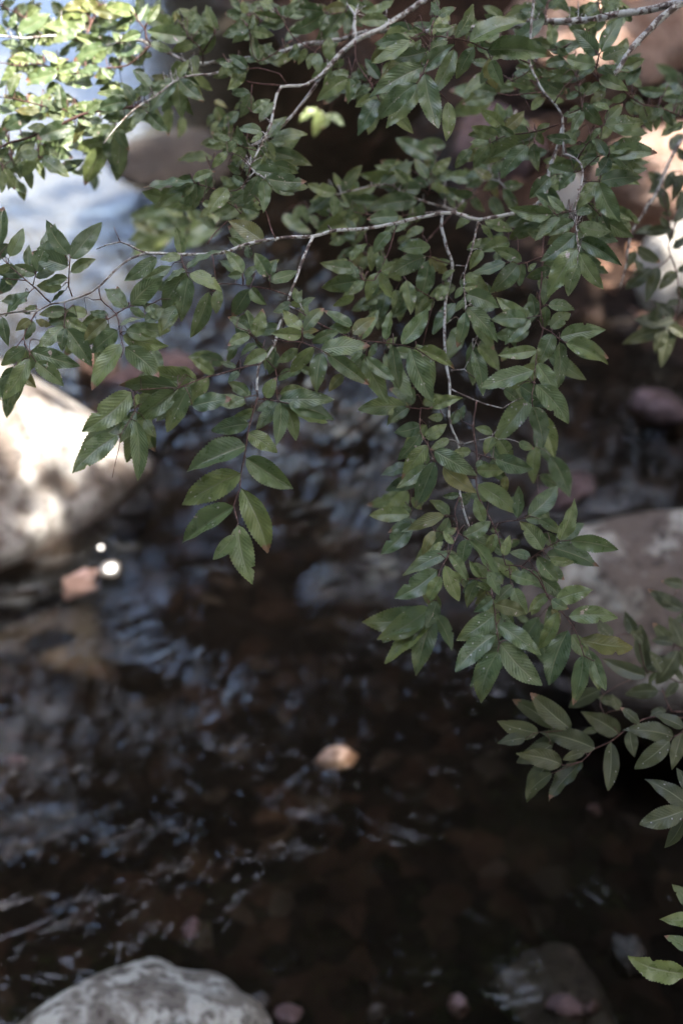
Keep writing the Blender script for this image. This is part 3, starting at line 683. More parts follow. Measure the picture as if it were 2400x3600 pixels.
             ('C 1560 960 1480 1100 1430 1220 1370 1350 1290 1480 F 1340 0 1290 100 1210 240 1170 470 1130 620', 6, 3, 2.12, 2.05, 'pale_twig'),
             ('C 1640 1200 1600 1400 F 1500 200 1465 330 1480 390 1400 470 1300 490 1130 590', 3, 2, 2.15, 2.10, 'red_twig'),
             ('F 1480 390 1520 500 1540 700 1500 830 1420 880', 3, 2, 2.12, 2.10, 'red_twig'),
             ('C 1430 1330 F 1480 200 1540 340 1620 380', 2.4, 2, 2.14, 2.14, 'red_twig'),
             ('C 1640 1200 1500 1180 1400 1300', 2.4, 2, 2.15, 2.15, 'red_twig'),
         ],
         leaves='''F 1350 480 1170 600 1390 470 1300 700 1520 500 1400 630 1500 820 1370 700 1420 870 1225 830 1440 890 1160 1000 1500 830 1360 860
 1520 840 1415 1130 1250 330 1410 430 1480 210 1300 240 1490 200 1480 300 1380 210 1240 220 1500 340 1600 250 1530 600 1580 700 1540 700 1430 760
 1440 890 1380 1070 1470 870 1600 960 1530 500 1610 440 1480 220 1410 120 1560 300 1640 180 1240 360 1180 480 1290 500 1220 400
 C 1480 1040 1568 900 1500 1180 1440 1300 1560 1200 1480 1380 1600 1100 1520 1010 1610 1300 1530 1450 1420 1290 1330 1330 1420 1300 1470 1440
 1400 1280 1320 1180 1600 1350 1660 1500 1590 1420 1500 1530 1440 1260 1568 1210'''),

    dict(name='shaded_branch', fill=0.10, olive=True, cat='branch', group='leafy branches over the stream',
         label='slightly blurred low branch with olive leaves spreading over black water below the boulder',
         twigs=[
             ('K 1700 250 1568 240 1340 240 1170 330 1060 410 950 460 870 540 740 570', 3, 1.5, 1.86, 1.80, 'red_twig'),
             ('K 950 460 800 340 580 340', 1.8, 1.3, 1.82, 1.81, 'red_twig'),
             ('K 870 540 680 620', 1.8, 1.3, 1.81, 1.80, 'red_twig'),
             ('K 1700 250 1568 340 1490 380', 2.4, 1.6, 1.82, 1.78, 'red_twig'),
             ('K 1125 355 1000 110 J 1310 1300', 1.8, 1.3, 1.90, 1.95, 'red_twig'),
             ('J 1680 1350 1530 1370 1420 1300 1310 1290 1260 1060', 3, 1.8, 2.0, 2.0, 'red_twig'),
             ('J 1680 1180 1560 1140 1500 1110 1440 1000', 3, 1.8, 2.0, 2.0, 'red_twig'),
             ('J 1680 860 1568 870 1480 820', 3, 1.8, 2.05, 2.05, 'red_twig'),
             ('K 1568 200 1490 200 1420 30', 2.6, 1.8, 1.95, 1.98, 'red_twig'),
         ],
         leaves='''K 795 320 515 70 570 345 290 270 480 385 290 410 660 430 420 550 680 380 415 550 960 455 580 340 735 565 420 490 665 625 490 765
 870 540 640 815 1125 355 865 205 1070 410 1050 745 1505 370 1180 315 1265 280 1155 165 1200 330 1240 515 1475 400 1240 585 1560 350 1505 600
 1568 310 1370 210 1450 190 1345 200 1390 60 1170 80 1000 50 780 180 1000 120 1120 130 980 330 880 340 890 480 750 530 1560 330 1640 500
 J 1568 870 1330 720 1568 700 1420 670 1310 1270 1275 970 1250 1050 1165 880 1500 1110 1375 970 1500 1100 1360 1080 1568 1130 1500 920
 1530 1150 1385 1380 1310 1330 1010 1200 1395 1430 1170 1450 1530 1370 1440 1480 1430 1560 1340 1600 1560 1140 1620 1300 1480 830 1400 740
 1420 1300 1340 1150 1290 1100 1200 1010 1080 1060 980 940 1560 1360 1500 1250 1640 900 1500 960 1380 1300 1330 1420 1130 1560 1080 1450'''),

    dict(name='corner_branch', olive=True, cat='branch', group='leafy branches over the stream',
         label='short spray of three speckled leaves poking over black water level with the low olive branch',
         twigs=[
             ('K 1760 860 1630 850 1568 880 1560 950', 3, 1.8, 1.72, 1.70, 'red_twig'),
             ('K 1660 850 1620 760', 2, 1.5, 1.72, 1.72, 'red_twig'),
         ],
         leaves='''K 1620 860 1320 660 1575 880 1285 965 1570 950 1430 1135 1620 760 1520 590'''),

    dict(name='low_branch', cat='branch', group='leafy branches over the stream',
         label='lowest spray of sharply toothed leaves, hanging above the small pale stone',
         twigs=[
             ('K 1800 1700 1660 1720 1640 1860 1600 2010', 3, 1.8, 1.68, 1.65, 'red_twig'),
             ('K 1660 1720 1640 1620 1640 1560', 2.4, 1.6, 1.68, 1.68, 'red_twig'),
         ],
         leaves='''K 1630 1560 1490 1390 1630 1620 1415 1625 1640 1860 1435 1745 1600 2010 1205 1920 1600 2020 1660 2150'''),

    dict(name='sunlit_twig', cat='twig', group='leafy branches over the stream',
         label='tiny out-of-focus twig with two glowing leaves, alone in the dark gap under the forked branch',
         twigs=[
             ('B 690 470 720 620 705 780', 3, 2, 2.5, 2.6, 'red_twig'),
             ('B 715 640 620 750', 2, 1.5, 2.55, 2.6, 'red_twig'),
         ],
         leaves='''B 705 780 650 880 710 780 800 870 620 750 490 830 640 760 590 940'''),
]


def pts2d(s):
    out, tile, buf = [], None, []
    for tok in s.split():
        if tok in TILE:
            tile = TILE[tok]
        else:
            buf.append(float(tok))
            if len(buf) == 2:
                out.append((tile[0] + buf[0] / tile[2], tile[1] + buf[1] / tile[2]))
                buf = []
    return out


# the side branches of the biggest boughs, each a branch of its own: (bough, name, label, its twigs by opening words, its leaves by tile)
SPLITS = [
    ('hanging_branch', 'slender_branch', 'thin grey branch end over the bright pool, its leaves hanging before the pale sunlit boulder', ('D ', 'E 220 1140x'), 'DGV'),
    ('trailing_branch', 'drooping_branch', 'drooping branch of broad veined leaves hanging straight down under the zigzag grey branch', ('C 605', 'F '), 'F'),
    ('trailing_branch', 'inner_branch', 'crowded small-leaved side branch hanging in shade below the white limb, beside the trailing white stems', ('E 1545', 'E 1160', 'E 1490'), 'E'),
    ('forked_branch', 'side_branch', 'bushy side branch with yellowish-edged leaves, just above the long pale limb', ('B 160 1150', 'E 90'), 'ADE'),
    ('arching_branch', 'dark_branch', 'dark reddish-stemmed branch slanting low over the bright pool', ('A 940', 'A 520', 'A 250', 'A 70'), ''),
]


def leaf_blocks(s):
    out, cur = [], None
    for tok in s.split():
        if tok in TILE:
            cur = [tok, []]
            out.append(cur)
        else:
            cur[1].append(tok)
    return out


for src, nm, lab, heads, tiles in SPLITS:
    b = next(x for x in BOUGHS if x['name'] == src)
    nb = dict(b, name=nm, label=lab)
    nb['twigs'] = [t for t in b['twigs'] if t[0].startswith(heads)]
    b['twigs'] = [t for t in b['twigs'] if not t[0].startswith(heads)]
    bl = leaf_blocks(b['leaves'])
    if tiles:
        nb['leaves'] = ' '.join(k + ' ' + ' '.join(v) for k, v in bl if k in tiles)
        b['leaves'] = ' '.join(k + ' ' + ' '.join(v) for k, v in bl if k not in tiles)
    else:                                   # by height: the lower leaves grow on the lower branch
        lo, hi = [], []
        v = bl[0][1]
        for i in range(0, len(v), 4):
            (lo if float(v[i + 1]) > 640 or (float(v[i + 1]) > 540 and float(v[i]) < 500) else hi).extend(v[i:i + 4])
        nb['leaves'] = bl[0][0] + ' ' + ' '.join(lo)
        b['leaves'] = bl[0][0] + ' ' + ' '.join(hi)
    BOUGHS.append(nb)


# ------------------------------------------------------------------ build the boughs: branch > twig > leaf
n_leaf = 0
for B in BOUGHS:
    tw = []
    for s, r0, r1, d0, d1, mk in B['twigs']:
        p2 = pts2d(s)
        ln = [0.0]
        for a, b in zip(p2, p2[1:]):
            ln.append(ln[-1] + math.hypot(b[0] - a[0], b[1] - a[1]))
        P = [at(p[0], p[1], d0 + (d1 - d0) * l / ln[-1]) for p, l in zip(p2, ln)]
        Q = refine(P, 0.009)
        for q in Q[1:-1]:
            q += noise.noise_vector(q * 45) * 0.0011
        rad = [(r0 + (r1 - r0) * i / (len(Q) - 1)) * d0 / FPX for i in range(len(Q))]
        tw.append(dict(Q=Q, rad=rad, mat=mk, leaves=[], stalks=[]))
    lp = pts2d(B['leaves'])
    # twig points in picture space, to find which twig each leaf grows on
    cand = []
    for ti, t in enumerate(tw):
        for qi, q in enumerate(t['Q']):
            v = q - CAM
            d = v.dot(FW)
            cand.append((1200 + v.dot(RT) / d * FPX, 1800 - v.dot(UP) / d * FPX, d, ti, qi))
    pairs = [(a, b, 0.0) for a, b in zip(lp[0::2], lp[1::2])]
    # the leaves half hidden between and under the others
    extra = []
    for i, (a, b, _) in list(enumerate(pairs)) * 3:
        if rnd.random() > B.get('fill', 0.0) / 3:
            continue
        near = sorted((math.hypot(c[0] - b[0], c[1] - b[1]), j) for j, (c, e, _) in enumerate(pairs) if j != i)[:5]
        near = [j for dd, j in near if dd < 260]
        if len(near) < 3:
            continue
        c, e, _ = pairs[rnd.choice(near)]
        f = rnd.uniform(0.25, 0.75)
        bx, by = a[0] + (c[0] - a[0]) * f + rnd.uniform(-25, 25), a[1] + (c[1] - a[1]) * f + rnd.uniform(-25, 15)
        dx, dy = (b[0] - a[0]) + (e[0] - c[0]), (b[1] - a[1]) + (e[1] - c[1])
        if math.hypot(dx, dy) < 60 or (B['name'] == 'hanging_branch' and by > 1440 and bx < 1100):
            continue
        s = rnd.uniform(0.46, 0.58)
        w = rnd.uniform(-0.5, 0.5)
        dx, dy = dx * s - dy * s * w, dy * s + dx * s * w
        extra.append(((bx, by), (bx + dx, by + dy), rnd.uniform(0.03, 0.13)))
    def gap_to(b):
        return min((c[0] - b[0]) ** 2 + (c[1] - b[1]) ** 2 for c in cand)

    grown = []
    for (bx, by), (tx, ty), back in sorted(pairs + extra, key=lambda q: gap_to(q[0])):
        k = min(cand, key=lambda c: (c[0] - bx) ** 2 + (c[1] - by) ** 2)
        gap = math.hypot(k[0] - bx, k[1] - by)
        root_pt, root_r, dk, ti = tw[k[3]]['Q'][k[4]], tw[k[3]]['rad'][k[4]], k[2], k[3]
        if gap > 60 and grown:                  # grows on from a leaf stalk that is already there
            g = min(grown, key=lambda c: (c[0] - bx) ** 2 + (c[1] - by) ** 2)
            gg = math.hypot(g[0] - bx, g[1] - by)
            if gg < gap * 0.8:
                gap, dk, ti, root_pt = gg, g[2], g[3], g[4]
                root_r = 1.6 * dk / FPX
        lpx = math.hypot(tx - bx, ty - by)
        d = dk + rnd.uniform(-0.012, 0.016) + min(gap, 120) / FPX * dk * rnd.uniform(-0.4, 0.5) + back
        d2 = d + rnd.uniform(-0.28, 0.20) * lpx / FPX * d
        t = tw[ti]
        p0 = at(bx, by, d)
        t['leaves'].append((p0, at(tx, ty, d2), lpx - 400 * (back > 0)))
        t['stalks'].append((root_pt, p0, min(root_r, 1.7 * d / FPX)))
        grown.append((bx, by, d, ti, p0))
    origin = tw[0]['Q'][0]
    root = bpy.data.objects.new(B['name'], None)
    COL.objects.link(root)
    root.location = origin
    root.empty_display_size = 0.05
    tag(root, B['label'], B['cat'], B['group'])
    jobs = []
    for t in tw:
        T = Tubes()
        T.tube(t['Q'], t['rad'], 8, 0.22)
        # buds and scars along the twig
        for i in range(3, len(t['Q']) - 2, 4):
            if rnd.random() < 0.5:
                dv = Vector((rnd.uniform(-1, 1), rnd.uniform(-1, 1), rnd.uniform(-1, 1))).normalized()
                T.tube([t['Q'][i], t['Q'][i] + dv * t['rad'][i] * 1.2, t['Q'][i] + dv * t['rad'][i] * 1.9],
                       [t['rad'][i] * 0.6, t['rad'][i] * 0.55, t['rad'][i] * 0.2], 5)
        for a, b, r in t['stalks']:
            mid = (a + b) / 2 + Vector((0, 0, 0.12 * (a - b).length)) + Vector((rnd.uniform(-1, 1), 0, rnd.uniform(-1, 1))) * 0.06 * (a - b).length
            Q = refine([a, mid, b], 0.006)
            T.tube(Q, [r + (0.00042 - r) * i / (len(Q) - 1) for i in range(len(Q))], 6)
        base = t['Q'][0]
        tob = T.build('limb' if t['mat'] == 'bark' or t is tw[0] else 'twig', M[t['mat']], root, base)
        tob.location = base - origin
        for p0, p1, _ in t['leaves']:
            y = p1 - p0
            L = y.length
            y.normalize()
            view = (CAM - p0).normalized()
            nrm = view * rnd.uniform(0.8, 1.2) + Vector((0, 0, 1)) * (rnd.uniform(0.05, 0.45) + B.get('up', 0.0)) \
                + Vector((rnd.gauss(0, 1), rnd.gauss(0, 1), rnd.gauss(0, 1))) * 0.26
            nrm -= y * nrm.dot(y)
            nrm.normalize()
            x = y.cross(nrm)
            wide = rnd.uniform(0.88, 1.12) * min(1.18, max(0.86, 1.0 + (0.045 - L) * 7))
            mt = Matrix((x * L * wide, y * L, nrm * L)).transposed().to_4x4()
            me = rnd.choice(OLIVE_SHADED if B.get('olive') else YELLOW if rnd.random() < 0.035 else LEAF)
            jobs.append((_, tob, base, p0, mt, me))
    # the hundred largest leaves one by one, the rest of a thick bough as its foliage
    jobs.sort(key=lambda q: -q[0])
    for _, tob, base, p0, mt, me in jobs[:100]:
        lf = bpy.data.objects.new('leaf', me)
        COL.objects.link(lf)
        lf.parent = tob
        mt.translation = p0 - base
        lf.matrix_basis = mt
        n_leaf += 1
    if len(jobs) > 100:
        V, F, UVs, RN, MI = [], [], [], [], []
        mats = []
        for _, tob, base, p0, mt, me in jobs[100:]:
            mt.translation = p0 - origin
            o = len(V)
            V += [mt @ v.co for v in me.vertices]
            r = rnd.random()
            RN += [r] * len(me.vertices)
            if me.materials[0] not in mats:
                mats.append(me.materials[0])
            k = mats.index(me.materials[0])
            uvd = me.uv_layers[0].data
            for p in me.polygons:
                F.append([o + q for q in p.vertices])
                MI.append(k)
                UVs += [uvd[li].uv[:] for li in p.loop_indices]
        fm = mesh_from('foliage', V, F)
        ul = fm.uv_layers.new(name='UVMap')
        ul.data.foreach_set('uv', [c for q in UVs for c in q])
        ar = fm.attributes.new('leaf_rnd', 'FLOAT', 'POINT')
        ar.data.foreach_set('value', RN)
        for q in mats:
            fm.materials.append(q)
        fm.polygons.foreach_set('material_index', MI)
        tag(link('foliage', fm, None, root), kind='stuff')
print('leaves', n_leaf)


# ------------------------------------------------------------------ ground: stream bed and bank in one sheet
SHORE = [(-2.0, 40), (-1.3, 14), (-0.75, 7.9), (-0.18, 6.9), (0.40, 6.4), (0.42, 5.4), (0.66, 4.45), (1.10, 3.85), (2.4, 3.4), (5, 2.0), (9, -2.0), (14, -12), (20, -40)]


def shore_dist(x, y):
    """Signed distance from the shoreline: positive on the bank."""
    best, sgn = 1e9, 1
    for (ax, ay), (bx, by) in zip(SHORE, SHORE[1:]):
        dx, dy = bx - ax, by - ay
        t = max(0, min(1, ((x - ax) * dx + (y - ay) * dy) / (dx * dx + dy * dy)))
        qx, qy = ax + t * dx, ay + t * dy
        d = math.hypot(x - qx, y - qy)
        if d < best:
            best = d
            sgn = 1 if (dx * (y - ay) - dy * (x - ax)) > 0 else -1
    return best * sgn


def fbm(x, y, z=0.0):
    return noise.fractal(Vector((x, y, z)), 1.0, 2.0, 4)


def ground_z(x, y):
    d = shore_dist(x, y) + 0.14 * fbm(x * 1.3, y * 1.3, 3)
    left = -5.5 - x + 0.5 * fbm(y * 0.4, 2, 1)
    if left > d:
        d = min(left, 1.2 + 0.02 * left)
    if d > 0:
        z = 0.42 * d / (1 + 0.05 * d) + 0.10 * min(1, d) * fbm(x * 1.1, y * 1.1, 9) + 0.05 * fbm(x * 4, y * 4, 5)
    else:
        z = max(-0.32, 0.55 * d) + 0.05 * fbm(x * 2.5, y * 2.5, 7) * min(1, -d * 2)
    return z


def warp(i, n, c, near, far):
    t = 2 * i / n - 1
    return c + near * t + (far - near) * t ** 5


n = 190
vs, fs = [], []
for j in range(n + 1):
    for i in range(n + 1):
        x, y = warp(i, n, 0.2, 5.0, 60), warp(j, n, 4.0, 5.0, 60)
        vs.append((x, y, ground_z(x, y)))
for j in range(n):
    for i in range(n):
        a = j * (n + 1) + i
        fs.append((a, a + 1, a + n + 2, a + n + 1))
m, t, out = new_mat('bank_and_bed')
N = NT(t)
pos = N.n('ShaderNodeNewGeometry').outputs['Position']
sp = N.n('ShaderNodeSeparateXYZ')
t.links.new(pos, sp.inputs[0])
a1 = N.noise(pos, 2.2, 6, 0.6, 0.4)
a2 = N.noise(pos, 14, 5, 0.6)
bankc = N.ramp(a1, [(0.32, (0.009, 0.0058, 0.0042)), (0.52, (0.032, 0.018, 0.012)), (0.72, (0.15, 0.092, 0.066))])
bankc = N.mix(N.map(a2, 0.5, 0.7), bankc, (0.011, 0.007, 0.005))
vor = N.n('ShaderNodeTexVoronoi')
vor.inputs['Scale'].default_value = 16
t.links.new(pos, vor.inputs['Vector'])
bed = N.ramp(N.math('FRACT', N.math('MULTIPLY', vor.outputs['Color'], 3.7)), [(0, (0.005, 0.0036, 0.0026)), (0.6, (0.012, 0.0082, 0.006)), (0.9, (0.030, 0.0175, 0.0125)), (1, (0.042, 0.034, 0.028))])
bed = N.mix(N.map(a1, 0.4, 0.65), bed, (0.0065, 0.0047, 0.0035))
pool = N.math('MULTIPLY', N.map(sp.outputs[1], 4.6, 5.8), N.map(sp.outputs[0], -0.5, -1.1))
sheen_bed = N.ramp(a1, [(0.32, (0.064, 0.066, 0.068)), (0.62, (0.112, 0.118, 0.124))])  # pale pool bed, with the sky's brightness on the water put into its colour
bed = N.mix(pool, bed, sheen_bed)
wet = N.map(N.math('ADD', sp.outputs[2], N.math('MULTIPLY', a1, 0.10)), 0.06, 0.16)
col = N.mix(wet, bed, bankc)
hgt = N.math('ADD', N.math('MULTIPLY', vor.outputs['Distance'], -0.6), a2)
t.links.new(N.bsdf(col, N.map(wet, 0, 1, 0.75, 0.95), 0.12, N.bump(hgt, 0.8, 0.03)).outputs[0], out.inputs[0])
tag(link('ground', mesh_from('ground', vs, fs), m), kind='structure')

# ------------------------------------------------------------------ water
n = 300
vs, fs = [], []
for j in range(n + 1):
    for i in range(n + 1):
        x, y = warp(i, n, -1.2, 4.0, 30), warp(j, n, 3.6, 4.0, 36)
        far = max(0.0, min(1.0, (y - 2.8) / 1.6))
        # the riffle: low swells, calmer in the far pool
        amp = 0.012 * (1 - far) + 0.0010 * far
        amp *= 0.08 + 0.92 * min(1.0, math.hypot(x + 0.06, y - 3.2) / 0.9)
        z = amp * noise.noise(Vector((x * 3.4, y * 2.6, 4))) + amp * 0.6 * noise.noise(Vector((x * 8, y * 6.5, 9)))
        vs.append((x, y, z))
for j in range(n):
    for i in range(n):
        a = j * (n + 1) + i
        fs.append((a, a + 1, a + n + 2, a + n + 1))
m, t, out = new_mat('stream_water')
N = NT(t)
pos = N.n('ShaderNodeNewGeometry').outputs['Position']
sp = N.n('ShaderNodeSeparateXYZ')
t.links.new(pos, sp.inputs[0])
# ripples fan out from where the current comes round the leaves' shadow
rel = N.n('ShaderNodeVectorMath', operation='SUBTRACT')
t.links.new(pos, rel.inputs[0])
rel.inputs[1].default_value = (-0.06, 3.20, 0.0)
wob = N.n('ShaderNodeTexNoise')
wob.inputs['Scale'].default_value = 2.2
t.links.new(pos, wob.inputs['Vector'])
wv = N.n('ShaderNodeVectorMath', operation='MULTIPLY_ADD')
t.links.new(wob.outputs['Color'], wv.inputs[0])
wv.inputs[1].default_value = (0.55, 0.55, 0.0)
t.links.new(rel.outputs[0], wv.inputs[2])
ln = N.n('ShaderNodeVectorMath', operation='LENGTH')
t.links.new(wv.outputs[0], ln.inputs[0])
nm = N.n('ShaderNodeVectorMath', operation='NORMALIZE')
t.links.new(wv.outputs[0], nm.inputs[0])
sn = N.n('ShaderNodeSeparateXYZ')
t.links.new(nm.outputs[0], sn.inputs[0])
cb = N.n('ShaderNodeCombineXYZ')
N.set(cb.inputs[0], N.math('MULTIPLY', sn.outputs[0], 13.0))
N.set(cb.inputs[1], N.math('MULTIPLY', sn.outputs[1], 13.0))
N.set(cb.inputs[2], N.math('MULTIPLY', ln.outputs['Value'], 7.5))
w1 = N.noise(cb.outputs[0], 1.0, 3, 0.55, 0.45)
w2 = N.noise(pos, 17, 2, 0.5, 0.8)
near0 = N.map(ln.outputs['Value'], 0.25, 1.00, 0.02, 1.0)
calm = N.math('MULTIPLY', N.map(sp.outputs[1], 3.5, 5.5, 1.0, 0.10), N.map(N.math('ADD', sp.outputs[1], N.math('MULTIPLY', sp.outputs[0], -0.6)), 1.85, 2.75, 0.07, 1.0))
h = N.math('MULTIPLY', N.math('MULTIPLY', N.math('ADD', w1, N.math('MULTIPLY', w2, 0.22)), near0), calm)
nrm = N.bump(h, 1.0, 0.055)
fr = N.n('ShaderNodeFresnel')
fr.inputs['IOR'].default_value = 1.33
t.links.new(nrm, fr.inputs['Normal'])
gl = N.n('ShaderNodeBsdfGlossy')
gl.inputs['Roughness'].default_value = 0.06
t.links.new(nrm, gl.inputs['Normal'])
tr = N.n('ShaderNodeBsdfTransparent')
tr.inputs[0].default_value = (0.80, 0.78, 0.72, 1)
mx = N.n('ShaderNodeMixShader')
t.links.new(fr.outputs[0], mx.inputs[0])
t.links.new(tr.outputs[0], mx.inputs[1])
t.links.new(gl.outputs[0], mx.inputs[2])
# pale diffuse crests painted in for the sky's sheen on the riffle
blot = N.noise(pos, 1.6, 3, 0.6, 0.3)
sky_sheen = N.math('MULTIPLY', N.map(N.math('ADD', N.math('MULTIPLY', w1, 0.8), N.math('MULTIPLY', w2, 0.2)), 0.47, 0.67), N.map(calm, 0.6, 1.0))
sky_sheen = N.math('MULTIPLY', N.math('MULTIPLY', sky_sheen, near0), N.map(blot, 0.38, 0.60, 0.03, 0.32))
sky_sheen = N.math('MULTIPLY', sky_sheen, N.math('MULTIPLY', N.map(sp.outputs[1], 3.6, 3.2), N.map(sp.outputs[1], 1.75, 2.3)))
df = N.n('ShaderNodeBsdfDiffuse')
df.inputs[0].default_value = (0.50, 0.52, 0.55, 1)
t.links.new(nrm, df.inputs['Normal'])
m2 = N.n('ShaderNodeMixShader')
t.links.new(sky_sheen, m2.inputs[0])
t.links.new(mx.outputs[0], m2.inputs[1])
t.links.new(df.outputs[0], m2.inputs[2])
t.links.new(m2.outputs[0], out.inputs[0])
tag(link('water', mesh_from('water', vs, fs), m), kind='structure')


# ------------------------------------------------------------------ stones
def stone_material(name, base, pale, dark, cut, scale, wetline=0.05):
    m, t, out = new_mat(name)
    N = NT(t)
    geo = N.n('ShaderNodeNewGeometry')
    pos = geo.outputs['Position']
    sp = N.n('ShaderNodeSeparateXYZ')
    t.links.new(pos, sp.inputs[0])
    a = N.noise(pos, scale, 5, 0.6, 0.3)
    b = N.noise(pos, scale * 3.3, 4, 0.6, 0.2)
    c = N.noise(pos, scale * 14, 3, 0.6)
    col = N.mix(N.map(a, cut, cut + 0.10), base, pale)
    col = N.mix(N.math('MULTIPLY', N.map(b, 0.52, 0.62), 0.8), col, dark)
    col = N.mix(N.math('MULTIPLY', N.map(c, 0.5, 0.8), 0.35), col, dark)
    wet = N.map(N.math('ADD', sp.outputs[2], N.math('MULTIPLY', b, 0.05)), wetline - 0.01, wetline + 0.05)
    col = N.mix(wet, (dark[0] * 0.5, dark[1] * 0.5, dark[2] * 0.5), col)
    nrm = N.bump(N.math('ADD', N.math('MULTIPLY', a, 1.5), N.math('ADD', b, N.math('MULTIPLY', c, 0.3))), 0.7, 0.02)
    t.links.new(N.bsdf(col, N.map(wet, 0, 1, 0.25, 0.88), 0.4, nrm).outputs[0], out.inputs[0])
    return m


def stone(name, loc, rad, rotz, mat, label, cat='rock', group=None, seed=0, rough=0.16, flat=0.0, sub=5):
    bm = bmesh.new()
    bmesh.ops.create_icosphere(bm, subdivisions=sub, radius=1.0)
    if sub < 5:
        rough *= 2.2
    for v in bm.verts:
        p = v.co.copy()
        k = 1 + rough * noise.noise(p * 1.3 + Vector((seed * 7.1, 0, 0))) + rough * 0.5 * noise.noise(p * 3.1 + Vector((0, seed * 3.3, 0))) \
            + rough * 0.22 * noise.noise(p * 8 + Vector((seed, seed, 0)))
        # worn flat facets
        for q in range(5):
            d = noise.noise_vector(Vector((seed * 1.7 + q * 5.3, q * 2.1, seed))).normalized()
            e = p.dot(d) * k - 0.80
            if e > 0:
                p -= d * e * 0.75
        p = p * k
        if flat and p.z > flat:
            p.z = flat + (p.z - flat) * 0.35
        v.co = Vector((p.x * rad[0], p.y * rad[1], p.z * rad[2]))
    me = bpy.data.meshes.new(name)
    bm.to_mesh(me)
    bm.free()
    for p in me.polygons:
        p.use_smooth = True
    o = link(name, me, mat, None, loc)
    o.rotation_euler = (0, 0, rotz)
    return tag(o, label, cat, group)


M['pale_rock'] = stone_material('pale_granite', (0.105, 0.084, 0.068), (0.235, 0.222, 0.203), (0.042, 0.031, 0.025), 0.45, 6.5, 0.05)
M['lichen_rock'] = stone_material('lichen_granite', (0.155, 0.14, 0.12), (0.40, 0.40, 0.365), (0.05, 0.040, 0.033), 0.46, 13.0)
M['brown_rock'] = stone_material('brown_granite', (0.125, 0.096, 0.077), (0.36, 0.335, 0.285), (0.05, 0.037, 0.03), 0.53, 6.5)
M['tan_stone'] = stone_material('tan_stone', (0.20, 0.12, 0.085), (0.30, 0.21, 0.165), (0.085, 0.048, 0.035), 0.45, 14, -0.3)
M['grey_stone'] = stone_material('dark_grey_stone', (0.05, 0.041, 0.037), (0.10, 0.08, 0.07), (0.022, 0.018, 0.015), 0.55, 9, -0.3)
M['dark_stone'] = stone_material('dark_brown_stone', (0.026, 0.020, 0.0165), (0.045, 0.037, 0.032), (0.012, 0.009, 0.0075), 0.5, 7, -0.3)
M['pink_stone'] = stone_material('pinkish_stone', (0.085, 0.052, 0.052), (0.15, 0.105, 0.11), (0.04, 0.026, 0.026), 0.5, 12, -0.3)
M['white_stone'] = stone_material('white_stone', (0.26, 0.243, 0.215), (0.36, 0.34, 0.31), (0.28, 0.25, 0.21), 0.4, 9, -0.3)

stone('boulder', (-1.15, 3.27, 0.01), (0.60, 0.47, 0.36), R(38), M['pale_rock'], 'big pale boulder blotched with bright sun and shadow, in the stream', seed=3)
stone('boulder', (-0.39, 1.40, -0.025), (0.295, 0.29, 0.235), R(10), M['lichen_rock'], 'rounded grey boulder speckled with pale lichen, nearest in the stream', seed=8, rough=0.12)
stone('boulder', (0.80, 2.68, 0.0), (0.34, 0.29, 0.32), R(-12), M['brown_rock'], 'brown-grey boulder with whitish lichen along its edge, behind the trailing leaves', seed=5, rough=0.2)
stone('stone', (0.43, 1.66, -0.09), (0.10, 0.15, 0.08), R(15), M['grey_stone'], 'dull brown stone lying under dark water by the small pale stone', 'stone', seed=11, sub=4)
stone('stone', (0.575, 1.73, -0.012), (0.036, 0.046, 0.034), 0.4, M['lichen_rock'], 'small pale stone beside the lowest leaf spray', 'stone', seed=12, sub=4)
stone('stone', (-0.01, 2.26, -0.016), (0.046, 0.030, 0.026), 0.2, M['tan_stone'], 'small peach-coloured stone shining alone in the middle of the rippled water', 'stone', seed=13, sub=4)
stone('stone', (-0.69, 2.90, -0.025), (0.07, 0.04, 0.03), 0.9, M['pink_stone'], 'dull pinkish stone in shallow water under the pale boulder', 'stone', seed=14, sub=4)
stone('stone', (-0.80, 3.98, 0.0), (0.07, 0.06, 0.06), 0.5, M['tan_stone'], 'orange-tan stone at the back edge of the pale boulder', 'stone', seed=15, sub=4)
stone('stone', (-0.58, 3.95, -0.01), (0.16, 0.07, 0.05), 0.3, M['pink_stone'], 'violet-brown stone in the water behind the pale boulder', 'stone', seed=16, sub=4)
p = on_z(1990, 1735, 0.0)
stone('stone', p, (0.12, 0.05, 0.05), 0.7, M['pink_stone'], 'long greyish violet stone in the black water above the brown boulder', 'stone', seed=17, sub=4)
p = on_z(2320, 1430, 0.02)
stone('stone', p, (0.09, 0.06, 0.05), -0.5, M['pink_stone'], 'greyish violet stone at the dark foot of the bank', 'stone', seed=18, sub=4)
stone('boulder', on_z(600, 560, 0.0), (0.26, 0.30, 0.055), 0.3, M['dark_stone'], 'low wet brown rock at the edge of the bright pool behind the forked branch', seed=9)
